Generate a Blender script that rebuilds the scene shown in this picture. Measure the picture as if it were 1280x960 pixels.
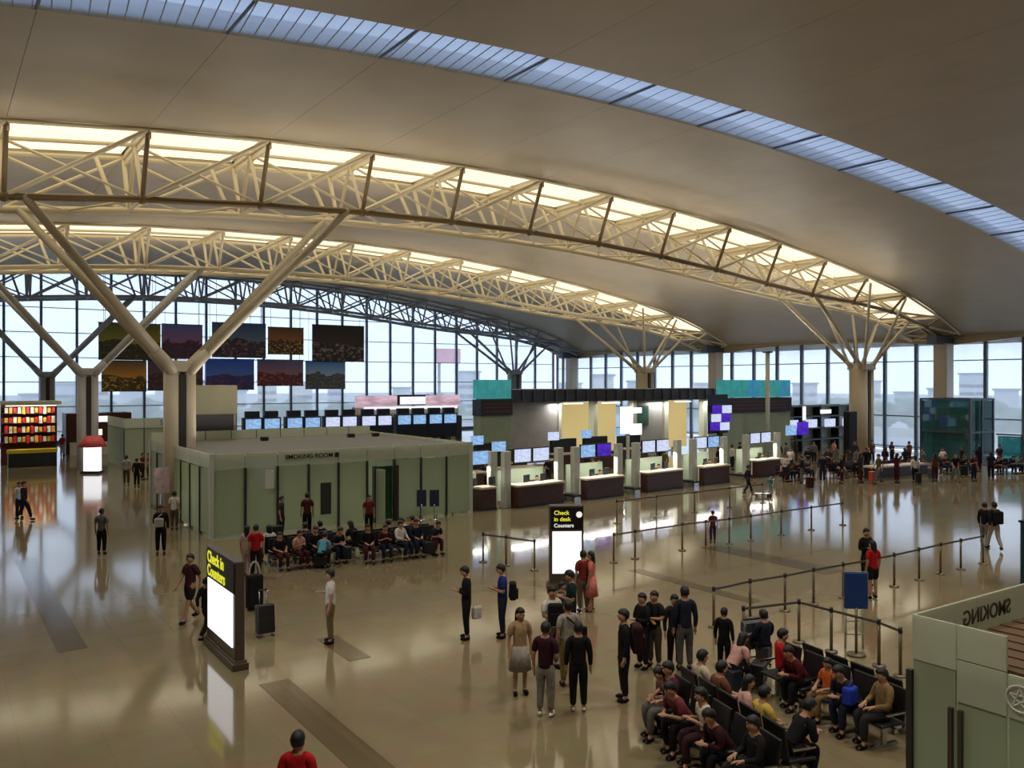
import bpy, bmesh, math, random
from mathutils import Vector, Matrix
random.seed(7)
R = math.radians
C = bpy.context.scene.collection
for o in list(bpy.data.objects): bpy.data.objects.remove(o)

def lin(c):
    return tuple(((v/255)/12.92 if v/255 <= 0.04045 else ((v/255+0.055)/1.055)**2.4) for v in c)

# ------------------------------------------------------------------ camera, world, lights, exposure
# World axes: X runs along the roof trusses, Y along the glazed side wall.  The camera stands on the mezzanine.
TH = 0.6; F = 1060.0; HOR = 477.5; EYE = 6.0
cs, sn = math.cos(TH), math.sin(TH)
cam = bpy.data.cameras.new('camera'); camo = bpy.data.objects.new('camera', cam); C.objects.link(camo)
camo.location = (0, 0, EYE); camo.rotation_euler = (R(90), 0, -TH)
cam.sensor_width = 36; cam.lens = F/1280*36; cam.shift_y = -2.5/1280; cam.clip_end = 3000; cam.clip_start = 0.05
bpy.context.scene.camera = camo
sc = bpy.context.scene
sc.view_settings.view_transform = 'Standard'; sc.view_settings.look = 'None'
sc.view_settings.gamma = 1; sc.view_settings.exposure = 0.0

w = bpy.data.worlds.new('overcast'); sc.world = w; w.use_nodes = True
nt = w.node_tree; nt.nodes.clear()
wo = nt.nodes.new('ShaderNodeOutputWorld'); bg = nt.nodes.new('ShaderNodeBackground')
tc = nt.nodes.new('ShaderNodeTexCoord'); sp = nt.nodes.new('ShaderNodeSeparateXYZ'); rp = nt.nodes.new('ShaderNodeValToRGB')
nz = nt.nodes.new('ShaderNodeTexNoise'); nz.inputs['Scale'].default_value = 3; mxn = nt.nodes.new('ShaderNodeMath'); mxn.operation = 'MULTIPLY_ADD'
nt.links.new(tc.outputs['Generated'], sp.inputs[0]); nt.links.new(tc.outputs['Generated'], nz.inputs['Vector'])
mxn.inputs[1].default_value = 0.12; nt.links.new(nz.outputs[0], mxn.inputs[0]); nt.links.new(sp.outputs['Z'], mxn.inputs[2])
nt.links.new(mxn.outputs[0], rp.inputs[0])
rp.color_ramp.elements[0].position = 0.0; rp.color_ramp.elements[0].color = (.90, .94, 1.0, 1)
rp.color_ramp.elements[1].position = 0.5; rp.color_ramp.elements[1].color = (.86, .91, 1.0, 1)
nt.links.new(rp.outputs[0], bg.inputs[0]); bg.inputs[1].default_value = 3.0; nt.links.new(bg.outputs[0], wo.inputs[0])

def area(name, loc, rot, sx, sy, power, col):
    l = bpy.data.lights.new(name, 'AREA'); l.shape = 'RECTANGLE'; l.size = sx; l.size_y = sy; l.energy = power; l.color = col
    o = bpy.data.objects.new(name, l); C.objects.link(o); o.location = loc; o.rotation_euler = rot; return o


# hall lamps: warm downlights recessed in the ceiling, uplights along the truss chords
def _zr(u):
    t = abs(u-23.0); return 17.05-.0027*t*t-(.009*(t-37)**2 if t > 37 else 0)
UPW = 330; DNW = 2500; ROOMW = 60; TRW = 130; WARM = (1, .92, .80)
for v in (5, 14, 31, 53):
    for u in (4, 16, 28, 40, 52, 62):
        l = bpy.data.lights.new('downlight', 'SPOT'); l.energy = DNW; l.spot_size = R(120); l.spot_blend = .9; l.color = WARM; l.shadow_soft_size = .35
        o = bpy.data.objects.new('downlight', l); C.objects.link(o); o.location = (u, v, _zr(u)-.25)
# unseen fill lights added to brighten the ceiling, over the roofs of the glass rooms, the shop canopy and the pylon
for u, v, z, sx, sy, p in ((14.6, 39.6, 3.5, 8, 6, 520), (14.3, 67.4, 3.75, 5, 5, 300), (44.3, 51.7, 5.65, 20, 3, 900), (52.3, 43.4, 6.3, 6.5, .8, 420), (9.6, 5.0, 3.4, .3, .9, 0)):
    if p: area('roof_fill_light', (u, v, z), (R(180), 0, 0), sx, sy, p, WARM)
for x in (-5, 0, 5, 9): area('shop_fill_light', (44.3+x, 50.0, 4.4), (0, 0, 0), 3, .4, 110, (1, .95, .85))  # fill lights added under the canopy to brighten the shop walls
for v in (35.6, 43.8, 60.6, 68.8):
    for u in (0, 17, 34, 51): area('truss_uplight', (u, v, _zr(u)-3.0), (R(180), 0, 0), 14, .5, TRW, WARM)

# ------------------------------------------------------------------ photogrammetry helpers (pixel measured on the photograph -> point in the hall)
def fl(x, y, z=0.0):
    Y = F*(EYE-z)/(y-HOR); X = (x-640)/F*Y
    return (X*cs+Y*sn, -X*sn+Y*cs)
def dep(u, v): return u*sn+v*cs

# ------------------------------------------------------------------ materials
_m = {}
def nodes(name):
    m = bpy.data.materials.new(name); m.use_nodes = True
    n = m.node_tree.nodes; b = n['Principled BSDF']; return m, m.node_tree, b
def mat(name, rgb, rough=.5, metal=0., noise=.12, scale=6., spec=.5, bump=0.):
    key = (name, rgb, rough, metal)
    if key in _m: return _m[key]
    m, t, b = nodes(name)
    c = lin(rgb)
    tx = t.nodes.new('ShaderNodeTexCoord'); nn = t.nodes.new('ShaderNodeTexNoise'); nn.inputs['Scale'].default_value = scale; nn.inputs['Detail'].default_value = 4
    rr = t.nodes.new('ShaderNodeValToRGB')
    rr.color_ramp.elements[0].position = .3; rr.color_ramp.elements[1].position = .7
    rr.color_ramp.elements[0].color = tuple(v*(1-noise) for v in c)+(1,)
    rr.color_ramp.elements[1].color = tuple(min(1, v*(1+noise)) for v in c)+(1,)
    t.links.new(tx.outputs['Object'], nn.inputs['Vector']); t.links.new(nn.outputs[0], rr.inputs[0]); t.links.new(rr.outputs[0], b.inputs['Base Color'])
    b.inputs['Roughness'].default_value = rough; b.inputs['Metallic'].default_value = metal; b.inputs['Specular IOR Level'].default_value = spec
    if bump:
        bp = t.nodes.new('ShaderNodeBump'); bp.inputs['Strength'].default_value = bump; t.links.new(nn.outputs[0], bp.inputs['Height']); t.links.new(bp.outputs[0], b.inputs['Normal'])
    _m[key] = m; return m
def cloth(rgb): return mat('cloth', rgb, .85, 0, .22, 14., .2)
def glow(name, rgb, strength, pattern=0., scale=3.):
    key = (name, rgb, strength)
    if key in _m: return _m[key]
    m = bpy.data.materials.new(name); m.use_nodes = True; t = m.node_tree; t.nodes.clear()
    o = t.nodes.new('ShaderNodeOutputMaterial'); e = t.nodes.new('ShaderNodeEmission'); c = lin(rgb)
    e.inputs[1].default_value = strength
    tx = t.nodes.new('ShaderNodeTexCoord'); nn = t.nodes.new('ShaderNodeTexNoise'); nn.inputs['Scale'].default_value = scale
    rr = t.nodes.new('ShaderNodeValToRGB'); rr.color_ramp.elements[0].position = .35; rr.color_ramp.elements[1].position = .65
    rr.color_ramp.elements[0].color = tuple(v*(1-pattern) for v in c)+(1,); rr.color_ramp.elements[1].color = c+(1,)
    t.links.new(tx.outputs['Object'], nn.inputs['Vector']); t.links.new(nn.outputs[0], rr.inputs[0]); t.links.new(rr.outputs[0], e.inputs[0])
    t.links.new(e.outputs[0], o.inputs[0]); _m[key] = m; return m
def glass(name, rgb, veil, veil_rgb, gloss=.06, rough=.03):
    # clear glass carrying a milky or etched layer; on the window panes it imitates outdoor haze
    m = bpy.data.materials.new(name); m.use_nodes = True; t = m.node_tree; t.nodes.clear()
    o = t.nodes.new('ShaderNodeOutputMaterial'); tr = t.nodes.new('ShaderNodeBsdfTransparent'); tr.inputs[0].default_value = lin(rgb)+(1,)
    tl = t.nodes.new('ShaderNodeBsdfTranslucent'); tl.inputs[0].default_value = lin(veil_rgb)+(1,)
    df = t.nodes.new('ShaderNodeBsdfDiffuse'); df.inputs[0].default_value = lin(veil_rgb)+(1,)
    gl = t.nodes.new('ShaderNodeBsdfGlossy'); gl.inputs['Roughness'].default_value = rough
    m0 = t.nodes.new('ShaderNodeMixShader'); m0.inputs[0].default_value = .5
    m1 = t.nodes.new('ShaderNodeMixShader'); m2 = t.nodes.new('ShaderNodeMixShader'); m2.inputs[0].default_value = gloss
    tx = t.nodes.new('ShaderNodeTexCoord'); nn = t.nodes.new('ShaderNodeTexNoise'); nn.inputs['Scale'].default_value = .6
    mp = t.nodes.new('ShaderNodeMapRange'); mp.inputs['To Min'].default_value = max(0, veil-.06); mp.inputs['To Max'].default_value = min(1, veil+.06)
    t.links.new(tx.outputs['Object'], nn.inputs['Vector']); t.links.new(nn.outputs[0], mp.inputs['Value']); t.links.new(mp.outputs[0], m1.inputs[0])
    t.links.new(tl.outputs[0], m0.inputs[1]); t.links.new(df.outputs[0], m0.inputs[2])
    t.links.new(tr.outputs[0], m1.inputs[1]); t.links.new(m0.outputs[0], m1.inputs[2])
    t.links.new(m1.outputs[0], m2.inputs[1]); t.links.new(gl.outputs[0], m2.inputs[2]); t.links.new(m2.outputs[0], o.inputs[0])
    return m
def floor_mat():
    m, t, b = nodes('polished_stone')
    tx = t.nodes.new('ShaderNodeTexCoord')
    br = t.nodes.new('ShaderNodeTexBrick'); br.offset = 0; br.inputs['Scale'].default_value = 1
    br.inputs['Brick Width'].default_value = 1.2; br.inputs['Row Height'].default_value = 1.2; br.inputs['Mortar Size'].default_value = .006
    c = lin((140, 126, 97)); d = lin((132, 116, 86))
    br.inputs['Color1'].default_value = c+(1,); br.inputs['Color2'].default_value = tuple(v*.94 for v in c)+(1,); br.inputs['Mortar'].default_value = tuple(v*.78 for v in c)+(1,)
    nn = t.nodes.new('ShaderNodeTexNoise'); nn.inputs['Scale'].default_value = 1.4; nn.inputs['Detail'].default_value = 6
    mx = t.nodes.new('ShaderNodeMixRGB'); mx.blend_type = 'MULTIPLY'; mx.inputs[0].default_value = .35
    t.links.new(tx.outputs['Object'], br.inputs['Vector']); t.links.new(tx.outputs['Object'], nn.inputs['Vector'])
    t.links.new(br.outputs[0], mx.inputs[1]); t.links.new(nn.outputs[1], mx.inputs[2]); t.links.new(mx.outputs[0], b.inputs['Base Color'])
    n2 = t.nodes.new('ShaderNodeTexNoise'); n2.inputs['Scale'].default_value = .35
    mr = t.nodes.new('ShaderNodeMapRange'); mr.inputs['To Min'].default_value = .05; mr.inputs['To Max'].default_value = .13
    t.links.new(tx.outputs['Object'], n2.inputs['Vector']); t.links.new(n2.outputs[0], mr.inputs['Value']); t.links.new(mr.outputs[0], b.inputs['Roughness'])
    bp = t.nodes.new('ShaderNodeBump'); bp.inputs['Strength'].default_value = .03; bp.inputs['Distance'].default_value = .02
    n3 = t.nodes.new('ShaderNodeTexNoise'); n3.inputs['Scale'].default_value = .9; t.links.new(tx.outputs['Object'], n3.inputs['Vector'])
    t.links.new(n3.outputs[0], bp.inputs['Height']); t.links.new(bp.outputs[0], b.inputs['Normal'])
    b.inputs['Specular IOR Level'].default_value = .9
    return m
def picture_mat(name, sky_hi, sky_lo, land, lights, horizon=.45, rough=2.5, seed=0.):
    # a printed photograph: sky gradient, ragged skyline, scattered lights
    m, t, b = nodes(name); L = t.links; N = t.nodes
    tx = N.new('ShaderNodeTexCoord'); s = N.new('ShaderNodeSeparateXYZ'); L.new(tx.outputs['Generated'], s.inputs[0])
    mp = N.new('ShaderNodeMapping'); mp.inputs['Location'].default_value = (seed, seed*1.7, 0); L.new(tx.outputs['Generated'], mp.inputs[0])
    n1 = N.new('ShaderNodeTexNoise'); n1.inputs['Scale'].default_value = rough; n1.inputs['Detail'].default_value = 8; L.new(mp.outputs[0], n1.inputs['Vector'])
    hh = N.new('ShaderNodeMath'); hh.operation = 'MULTIPLY_ADD'; hh.inputs[1].default_value = .7; hh.inputs[2].default_value = horizon-.35; L.new(n1.outputs[0], hh.inputs[0])
    cmp_ = N.new('ShaderNodeMath'); cmp_.operation = 'GREATER_THAN'; L.new(s.outputs['Z'], cmp_.inputs[0]); L.new(hh.outputs[0], cmp_.inputs[1])
    g = N.new('ShaderNodeValToRGB'); g.color_ramp.elements[0].position = horizon-.1; g.color_ramp.elements[0].color = lin(sky_lo)+(1,); g.color_ramp.elements[1].color = lin(sky_hi)+(1,)
    L.new(s.outputs['Z'], g.inputs[0])
    vo = N.new('ShaderNodeTexNoise'); vo.inputs['Scale'].default_value = 14; vo.inputs['Detail'].default_value = 3; L.new(mp.outputs[0], vo.inputs['Vector'])
    r2 = N.new('ShaderNodeValToRGB'); r2.color_ramp.elements[0].position = .5; r2.color_ramp.elements[1].position = .72
    r2.color_ramp.elements[0].color = lin(land)+(1,); r2.color_ramp.elements[1].color = lin(lights)+(1,); L.new(vo.outputs[0], r2.inputs[0])
    mx = N.new('ShaderNodeMixRGB'); L.new(cmp_.outputs[0], mx.inputs[0]); L.new(r2.outputs[0], mx.inputs[1]); L.new(g.outputs[0], mx.inputs[2])
    L.new(mx.outputs[0], b.inputs['Base Color']); b.inputs['Roughness'].default_value = .45
    return m

M = dict(
    floor=floor_mat(), inlay_and_shadow=mat('dark_stone_and_shadow', (92, 78, 56), .12, 0, .15, 3),
    ceil=mat('ceiling_metal', (166, 152, 126), .42, 0, .06, .5),
    white_steel=mat('white_steel', (214, 200, 168), .35, 0, .05, 2),
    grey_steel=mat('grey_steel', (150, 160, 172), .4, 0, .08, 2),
    dark_steel=mat('dark_steel', (74, 84, 96), .4, .3, .08, 2),
    mullion=mat('mullion', (88, 100, 114), .45, .2, .06, 1),
    column=mat('column_cladding', (196, 184, 160), .4, 0, .05, 1),
    groove=mat('groove_dark', (50, 46, 42), .6),
    concrete=mat('pale_wall', (150, 150, 150), .7, 0, .08, 1),
    wall=mat('hall_wall', (140, 128, 110), .7, 0, .08, 1),
    pane=glass('window_glass', (228, 236, 245), .36, (225, 232, 240), .04),  # milky veil stands in for the haze outdoors
    roof_pane=glass('roof_glass', (184, 193, 207), .5, (188, 198, 212), .01, .25),
    frost=glass('frosted_green_glass', (170, 190, 160), .84, (204, 212, 186), .05, .12),
    frost_lite=glass('frosted_pale_glass', (210, 220, 208), .88, (226, 230, 212), .05, .15),
    teal_glass=glass('teal_glass', (120, 190, 190), .30, (110, 160, 160), .08),
    brown=mat('brown_laminate', (70, 38, 30), .4, 0, .2, 4),
    wood=mat('brown_slat', (98, 70, 44), .55, 0, .25, 5),
    counter_top=mat('pale_counter', (205, 190, 172), .3, 0, .05, 3),
    panel=mat('pale_panel', (200, 204, 190), .5, 0, .06, 2),
    dark=mat('dark_plastic', (26, 26, 30), .45, 0, .1, 5),
    black=mat('black_plastic', (14, 14, 16), .4, 0, .1, 5),
    totem=mat('totem_bronze', (84, 74, 64), .35, .3, .06, 3),
    chrome=mat('chrome', (190, 190, 195), .2, 1, .03, 3),
    brass=mat('stanchion_bronze', (122, 108, 84), .35, .5, .08, 4),
    belt=mat('belt_fabric', (92, 86, 80), .8, 0, .1, 8),
    seat=mat('seat_black', (20, 18, 20), .5, 0, .15, 6),
    skin=mat('skin', (178, 132, 104), .55, 0, .06, 8), hair=mat('hair_black', (18, 15, 15), .6, 0, .2, 20),
    eye=mat('eye_dark', (20, 16, 14), .3),
    teal=glow('teal_glow_panel', (70, 160, 160), .75, .2, 2), green_grey=mat('green_grey_panel', (150, 164, 140), .5, 0, .08, 1),  # teal pylon panels are given a glow to brighten them
    tan=mat('tan_block', (134, 130, 104), .55, 0, .06, 1), roofgrey=mat('grey_membrane', (112, 112, 108), .7, 0, .1, 1),
    light=glow('luminous_warm', (255, 240, 204), 1.5, .12, .5),
    white_screen=glow('white_screen', (250, 250, 255), 1.5, .02), blue_screen=glow('blue_screen', (150, 190, 235), 1.1, .35, 5),
    pale_screen=glow('pale_screen', (206, 216, 245), 1.1, .2, 5), violet_screen=glow('violet_screen', (88, 50, 200), 1.0, .4, 3),
    yellow_text=glow('yellow_text', (226, 222, 60), 1.0), white_text=glow('white_text', (235, 235, 220), 1.0),
    yellow_room=glow('yellow_lit_wall', (222, 198, 134), .8, .25, .6), strip=glow('strip_lamp', (255, 245, 225), 1.4),
    pink_sign=glow('pink_sign', (232, 196, 212), .9, .45, 2), white_sign=glow('white_sign', (240, 238, 244), 1.2, .1, 2),
)

# ------------------------------------------------------------------ mesh helpers
def link(o, parent=None):
    C.objects.link(o)
    if parent: o.parent = parent
    return o
def tag(o, label, cat, group=None):
    o['label'] = label; o['category'] = cat
    if group: o['group'] = group
    return o
def thing(name, label, cat, loc=(0, 0, 0), rz=0., group=None):
    o = bpy.data.objects.new(name, None); o.empty_display_size = .2; link(o); o.location = loc; o.rotation_euler = (0, 0, rz)
    return tag(o, label, cat, group)
def struct(name):
    o = bpy.data.objects.new(name, None); link(o); o['kind'] = 'structure'; return o
def bbox(bm, c, s, rz=0., rx=0.):
    mtx = Matrix.Translation(c) @ Matrix.Rotation(rz, 4, 'Z') @ Matrix.Rotation(rx, 4, 'X') @ Matrix.Diagonal((s[0], s[1], s[2], 1))
    bmesh.ops.create_cube(bm, size=1, matrix=mtx)
def btube(bm, p1, p2, r, n=8, r2=None):
    p1, p2 = Vector(p1), Vector(p2); d = p2-p1
    mtx = Matrix.Translation((p1+p2)/2) @ d.to_track_quat('Z', 'Y').to_matrix().to_4x4()
    bmesh.ops.create_cone(bm, cap_ends=True, segments=n, radius1=r, radius2=r if r2 is None else r2, depth=d.length, matrix=mtx)
def bbevel(bm, w, seg=1):
    bmesh.ops.bevel(bm, geom=bm.edges[:], offset=w, segments=seg, affect='EDGES', profile=.5)
def done(name, bm, m, parent=None, loc=None, smooth=False):
    me = bpy.data.meshes.new(name); bm.normal_update(); bm.to_mesh(me); bm.free()
    me.materials.append(m)
    if smooth:
        for p in me.polygons: p.use_smooth = True
    o = link(bpy.data.objects.new(name, me), parent)
    if loc: o.location = loc
    return o
def box(name, c, s, m, parent=None, rz=0., bev=0., rx=0.):
    bm = bmesh.new(); bbox(bm, (0, 0, 0), s)
    if bev: bbevel(bm, bev, 2)
    o = done(name, bm, m, parent, c); o.rotation_euler = (rx, 0, rz); return o
def tube(name, p1, p2, r, m, parent=None, n=10, r2=None):
    bm = bmesh.new(); p1, p2 = Vector(p1), Vector(p2); mid = (p1+p2)/2
    btube(bm, p1-mid, p2-mid, r, n, r2); return done(name, bm, m, parent, mid, True)
_rods = {}
def rod(name, p1, p2, r, m, parent):
    # shares one unit cylinder per material, scaled to the member
    if m.name not in _rods:
        bm = bmesh.new(); bmesh.ops.create_cone(bm, cap_ends=True, segments=8, radius1=1, radius2=1, depth=1)
        me = bpy.data.meshes.new('rod'); bm.to_mesh(me); bm.free(); me.materials.append(m)
        for p in me.polygons: p.use_smooth = len(p.vertices) == 4
        _rods[m.name] = me
    o = link(bpy.data.objects.new(name, _rods[m.name]), parent)
    p1, p2 = Vector(p1), Vector(p2); d = p2-p1
    o.location = (p1+p2)/2; o.rotation_mode = 'QUATERNION'; o.rotation_quaternion = d.to_track_quat('Z', 'Y'); o.scale = (r, r, d.length)
    return o
_bx = {}
def bar(name, c, s, m, parent):
    # shares one unit cube per material
    if m.name not in _bx:
        bm = bmesh.new(); bmesh.ops.create_cube(bm, size=1); me = bpy.data.meshes.new('bar'); bm.to_mesh(me); bm.free(); me.materials.append(m); _bx[m.name] = me
    o = link(bpy.data.objects.new(name, _bx[m.name]), parent); o.location = c; o.scale = s; return o
def prism(name, poly, ext, m, parent=None):
    # closed solid: polygon (list of 3-D points) pushed along ext
    bm = bmesh.new(); a = [bm.verts.new(p) for p in poly]; b = [bm.verts.new(Vector(p)+Vector(ext)) for p in poly]; n = len(a)
    bm.faces.new(a); bm.faces.new(b[::-1])
    for i in range(n): bm.faces.new((a[i], b[i], b[(i+1) % n], a[(i+1) % n]))
    bmesh.ops.recalc_face_normals(bm, faces=bm.faces); return done(name, bm, m, parent)
def text(s, size, m, parent, loc, rot, name='lettering', mirror=False, align='CENTER'):
    cu = bpy.data.curves.new('txt', 'FONT'); cu.body = s; cu.size = size; cu.align_x = align; cu.align_y = 'CENTER'; cu.extrude = .004; cu.offset = size*.016
    t = bpy.data.objects.new('txt', cu); C.objects.link(t)
    dg = bpy.context.evaluated_depsgraph_get(); me = bpy.data.meshes.new_from_object(t.evaluated_get(dg))
    bpy.data.objects.remove(t); me.materials.clear(); me.materials.append(m)
    if mirror: me.transform(Matrix.Scale(-1, 4, (1, 0, 0))); me.flip_normals()
    o = link(bpy.data.objects.new(name, me), parent); o.location = loc; o.rotation_euler = rot; return o

# ------------------------------------------------------------------ structure: roof
U0, U1, V0, V1 = -14.0, 71.0, -6.0, 93.0
def zr(u):
    t = abs(u-23.0); z = 17.05-.0027*t*t
    if t > 37: z -= .009*(t-37)**2
    return z
def zc(u):
    d = 2.7 if u < 50 else max(.45, 2.7-(u-50)*.115)
    return zr(u)-d
TC = [39.7, 64.7, 89.2]                                     # truss lines

floor = bpy.data.objects.new('floor', None); link(floor); floor['kind'] = 'structure'
bm = bmesh.new(); bbox(bm, ((U0+U1)/2, (V0+V1)/2, -.2), (U1-U0+1, V1-V0+1, .4)); done('floor_slab', bm, M['floor'], floor)
for u0, u1, va, vb in [(5.35, 5.95, -5, 16.7), (18.3, 18.75, 15.3, 20.2), (23.0, 24.0, 16.3, 21.3), (2.3, 2.9, 21.2, 33), (7.4, 7.9, 17, 18.9)]:  # last strip is the standing man's shadow as dark colour; others are stone inlay
    bar('inlay_and_shadow_band', ((u0+u1)/2, (va+vb)/2, .003), (u1-u0, vb-va, .006), M['inlay_and_shadow'], floor)

ceiling = struct('ceiling')
def shell(name, ua, ub, va, vb, m, parent, th=.12, seg=5, dz=0.):
    bm = bmesh.new(); g = .007
    ua += g; ub -= g
    rows = []
    for i in range(seg+1):
        u = ua+(ub-ua)*i/seg; z = zr(u)+dz
        rows.append([bm.verts.new((u, va, z)), bm.verts.new((u, vb, z)), bm.verts.new((u, vb, z+th)), bm.verts.new((u, va, z+th))])
    for a, b in zip(rows, rows[1:]):
        for k in range(4): bm.faces.new((a[k], b[k], b[(k+1) % 4], a[(k+1) % 4]))
    bm.faces.new(rows[0]); bm.faces.new(rows[-1][::-1])
    bmesh.ops.recalc_face_normals(bm, faces=bm.faces); return done(name, bm, m, parent)
edges_u = [U0]+[2.3+5*k for k in range(-3, 14)]+[U1+1.2]
edges_u = sorted(set(edges_u))
bands = [(V0, 8.5), (8.5, 23.0), (25.7, 37.0), (42.4, 52.0), (52.0, 62.0), (67.4, 80.0), (80.0, V1+.3)]
for ua, ub in zip(edges_u, edges_u[1:]):
    for va, vb in bands:
        shell('ceiling_panel', ua, ub, va, vb, M['ceil'], ceiling)
    for k in (0, 1):
        vc = TC[k]
        if ua >= 67: 
            shell('ceiling_panel', ua, ub, vc-2.7, vc+2.7, M['ceil'], ceiling); continue
        shell('light_panel', ua+.12, ub-.12, vc-2.62, vc-.1, M['light'], ceiling, .06, 4, .12)
        shell('light_panel', ua+.12, ub-.12, vc+.1, vc+2.62, M['light'], ceiling, .06, 4, .12)
        shell('ceiling_rib', ua+.01, ua+.13, vc-2.7, vc+2.7, M['white_steel'], ceiling, .62, 1, -.42)
# a plain roof skin above the whole ceiling so that daylight enters only through the glazed strips
skin = [(V0, 23.0), (25.7, V1+1)]
for va, vb in skin: shell('roof_deck', U0-1, U1+1.6, va, vb, M['concrete'], ceiling, .2, 40, .5)
wn = 0
for (va, vb) in [(23.0, 25.7)]:
    wn += 1; win = struct('window_%d' % wn)
    for ua, ub in zip(edges_u, edges_u[1:]): 
        shell('pane', ua, ub, va+.02, vb-.02, M['roof_pane'], win, .03, 5, .10)
        rod('glazing_bar', (ua, va, zr(ua)+.05), (ua, vb, zr(ua)+.05), .05, M['mullion'], win)
    u = 17.4
    while u < 70:
        rod('glazing_bead', (u, va, zr(u)+.08), (u+.3, vb, zr(u+.3)+.08), .014, M['grey_steel'], win); u += .7
    if wn == 1:
        u = -12.0
        while u < 17:
            rod('louvre_blade', (u, va, zr(u)+.03), (u+.25, vb, zr(u+.25)+.03), .02, M['grey_steel'], win); u += .45

# ------------------------------------------------------------------ structure: glazed walls
wb = struct('window_2')                                     # gable glazing
ks = [8.68+3.09*k for k in range(-7, 21)]
tz = [0, 1.2, 3.6, 6.0, 8.4, 10.8, 13.2, 99]
for i, u in enumerate(ks):
    h = zr(u)+.1; bar('mullion', (u, V1, h/2), (.22, .34, h), M['mullion'], wb)
    if i+1 < len(ks):
        ub = ks[i+1]
        for j in range(len(tz)-1):
            za = tz[j]
            t0, t1 = min(tz[j+1], zr(u)), min(tz[j+1], zr(ub))
            if t0 <= za+.05 and t1 <= za+.05: continue
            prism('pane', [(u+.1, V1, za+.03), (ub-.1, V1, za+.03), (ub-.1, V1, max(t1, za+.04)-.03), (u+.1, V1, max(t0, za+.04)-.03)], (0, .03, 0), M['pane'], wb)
            if 0 < j and za < min(zr(u), zr(ub)): bar('transom', ((u+ub)/2, V1, za), (ub-u-.2, .12, .07), M['mullion'], wb)
    
bar('sill', ((ks[0]+ks[-1])/2, V1, .15), (ks[-1]-ks[0], .5, .3), M['dark_steel'], wb)
wr = struct('window_3')                                     # side wall glazing under the eaves
def ze(v):                                                  # the eave dips at every truss line
    return 9.65-.55*math.exp(-min(abs(v-t) for t in (13.2, 38.2, 63.2, 88.2))**2/18.0)
vs = [32.33+2.954*k for k in range(-13, 21)]; vs = [v for v in vs if V0-.1 < v < V1-.4]+[V1-.3]
tzr = [0, .3, 3.0, 7.8, 99]
for i, v in enumerate(vs):
    bar('mullion', (U1, v, ze(v)/2), (.34, .24, ze(v)), M['mullion'], wr)
    if i+1 < len(vs):
        vb = vs[i+1]
        for j in range(len(tzr)-1):
            za = tzr[j]; t0, t1 = min(tzr[j+1], ze(v)), min(tzr[j+1], ze(vb))
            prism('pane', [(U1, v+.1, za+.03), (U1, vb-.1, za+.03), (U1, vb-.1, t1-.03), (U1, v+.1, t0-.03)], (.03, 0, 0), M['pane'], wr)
            if j: bar('transom', (U1, (v+vb)/2, za), (.12, vb-v-.2, .08), M['mullion'], wr)
        prism('eave_board', [(U1-.3, v, ze(v)), (U1-.3, vb, ze(vb)), (U1-.3, vb, 10.25), (U1-.3, v, 10.25)], (.7, 0, 0), M['ceil'], wr)
def wallbox(name, c, s):
    o = box(name, c, s, M['wall']); o['kind'] = 'structure'; return o
wallbox('wall_left', (U0-.2, (V0+V1)/2, 6.5), (.4, V1-V0, 13.4)); wallbox('wall_front', ((U0+U1)/2, V0-.2, 8.5), (U1-U0, .4, 17.6))
wallbox('trim_1', (U0/2-6.3, V1, 6), (1.6, .5, 12.4))
for v in (38.2, 63.2, 88.2):
    o = box('trim_2', (U1-1.1, v, 4.6), (1.15, 1.15, 9.2), M['column'], bev=.06); o['kind'] = 'structure'
    o = box('trim_3', (U1-1.5, v, 9.5), (2.8, .9, .75), M['dark_steel'], bev=.05); o['kind'] = 'structure'

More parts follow.
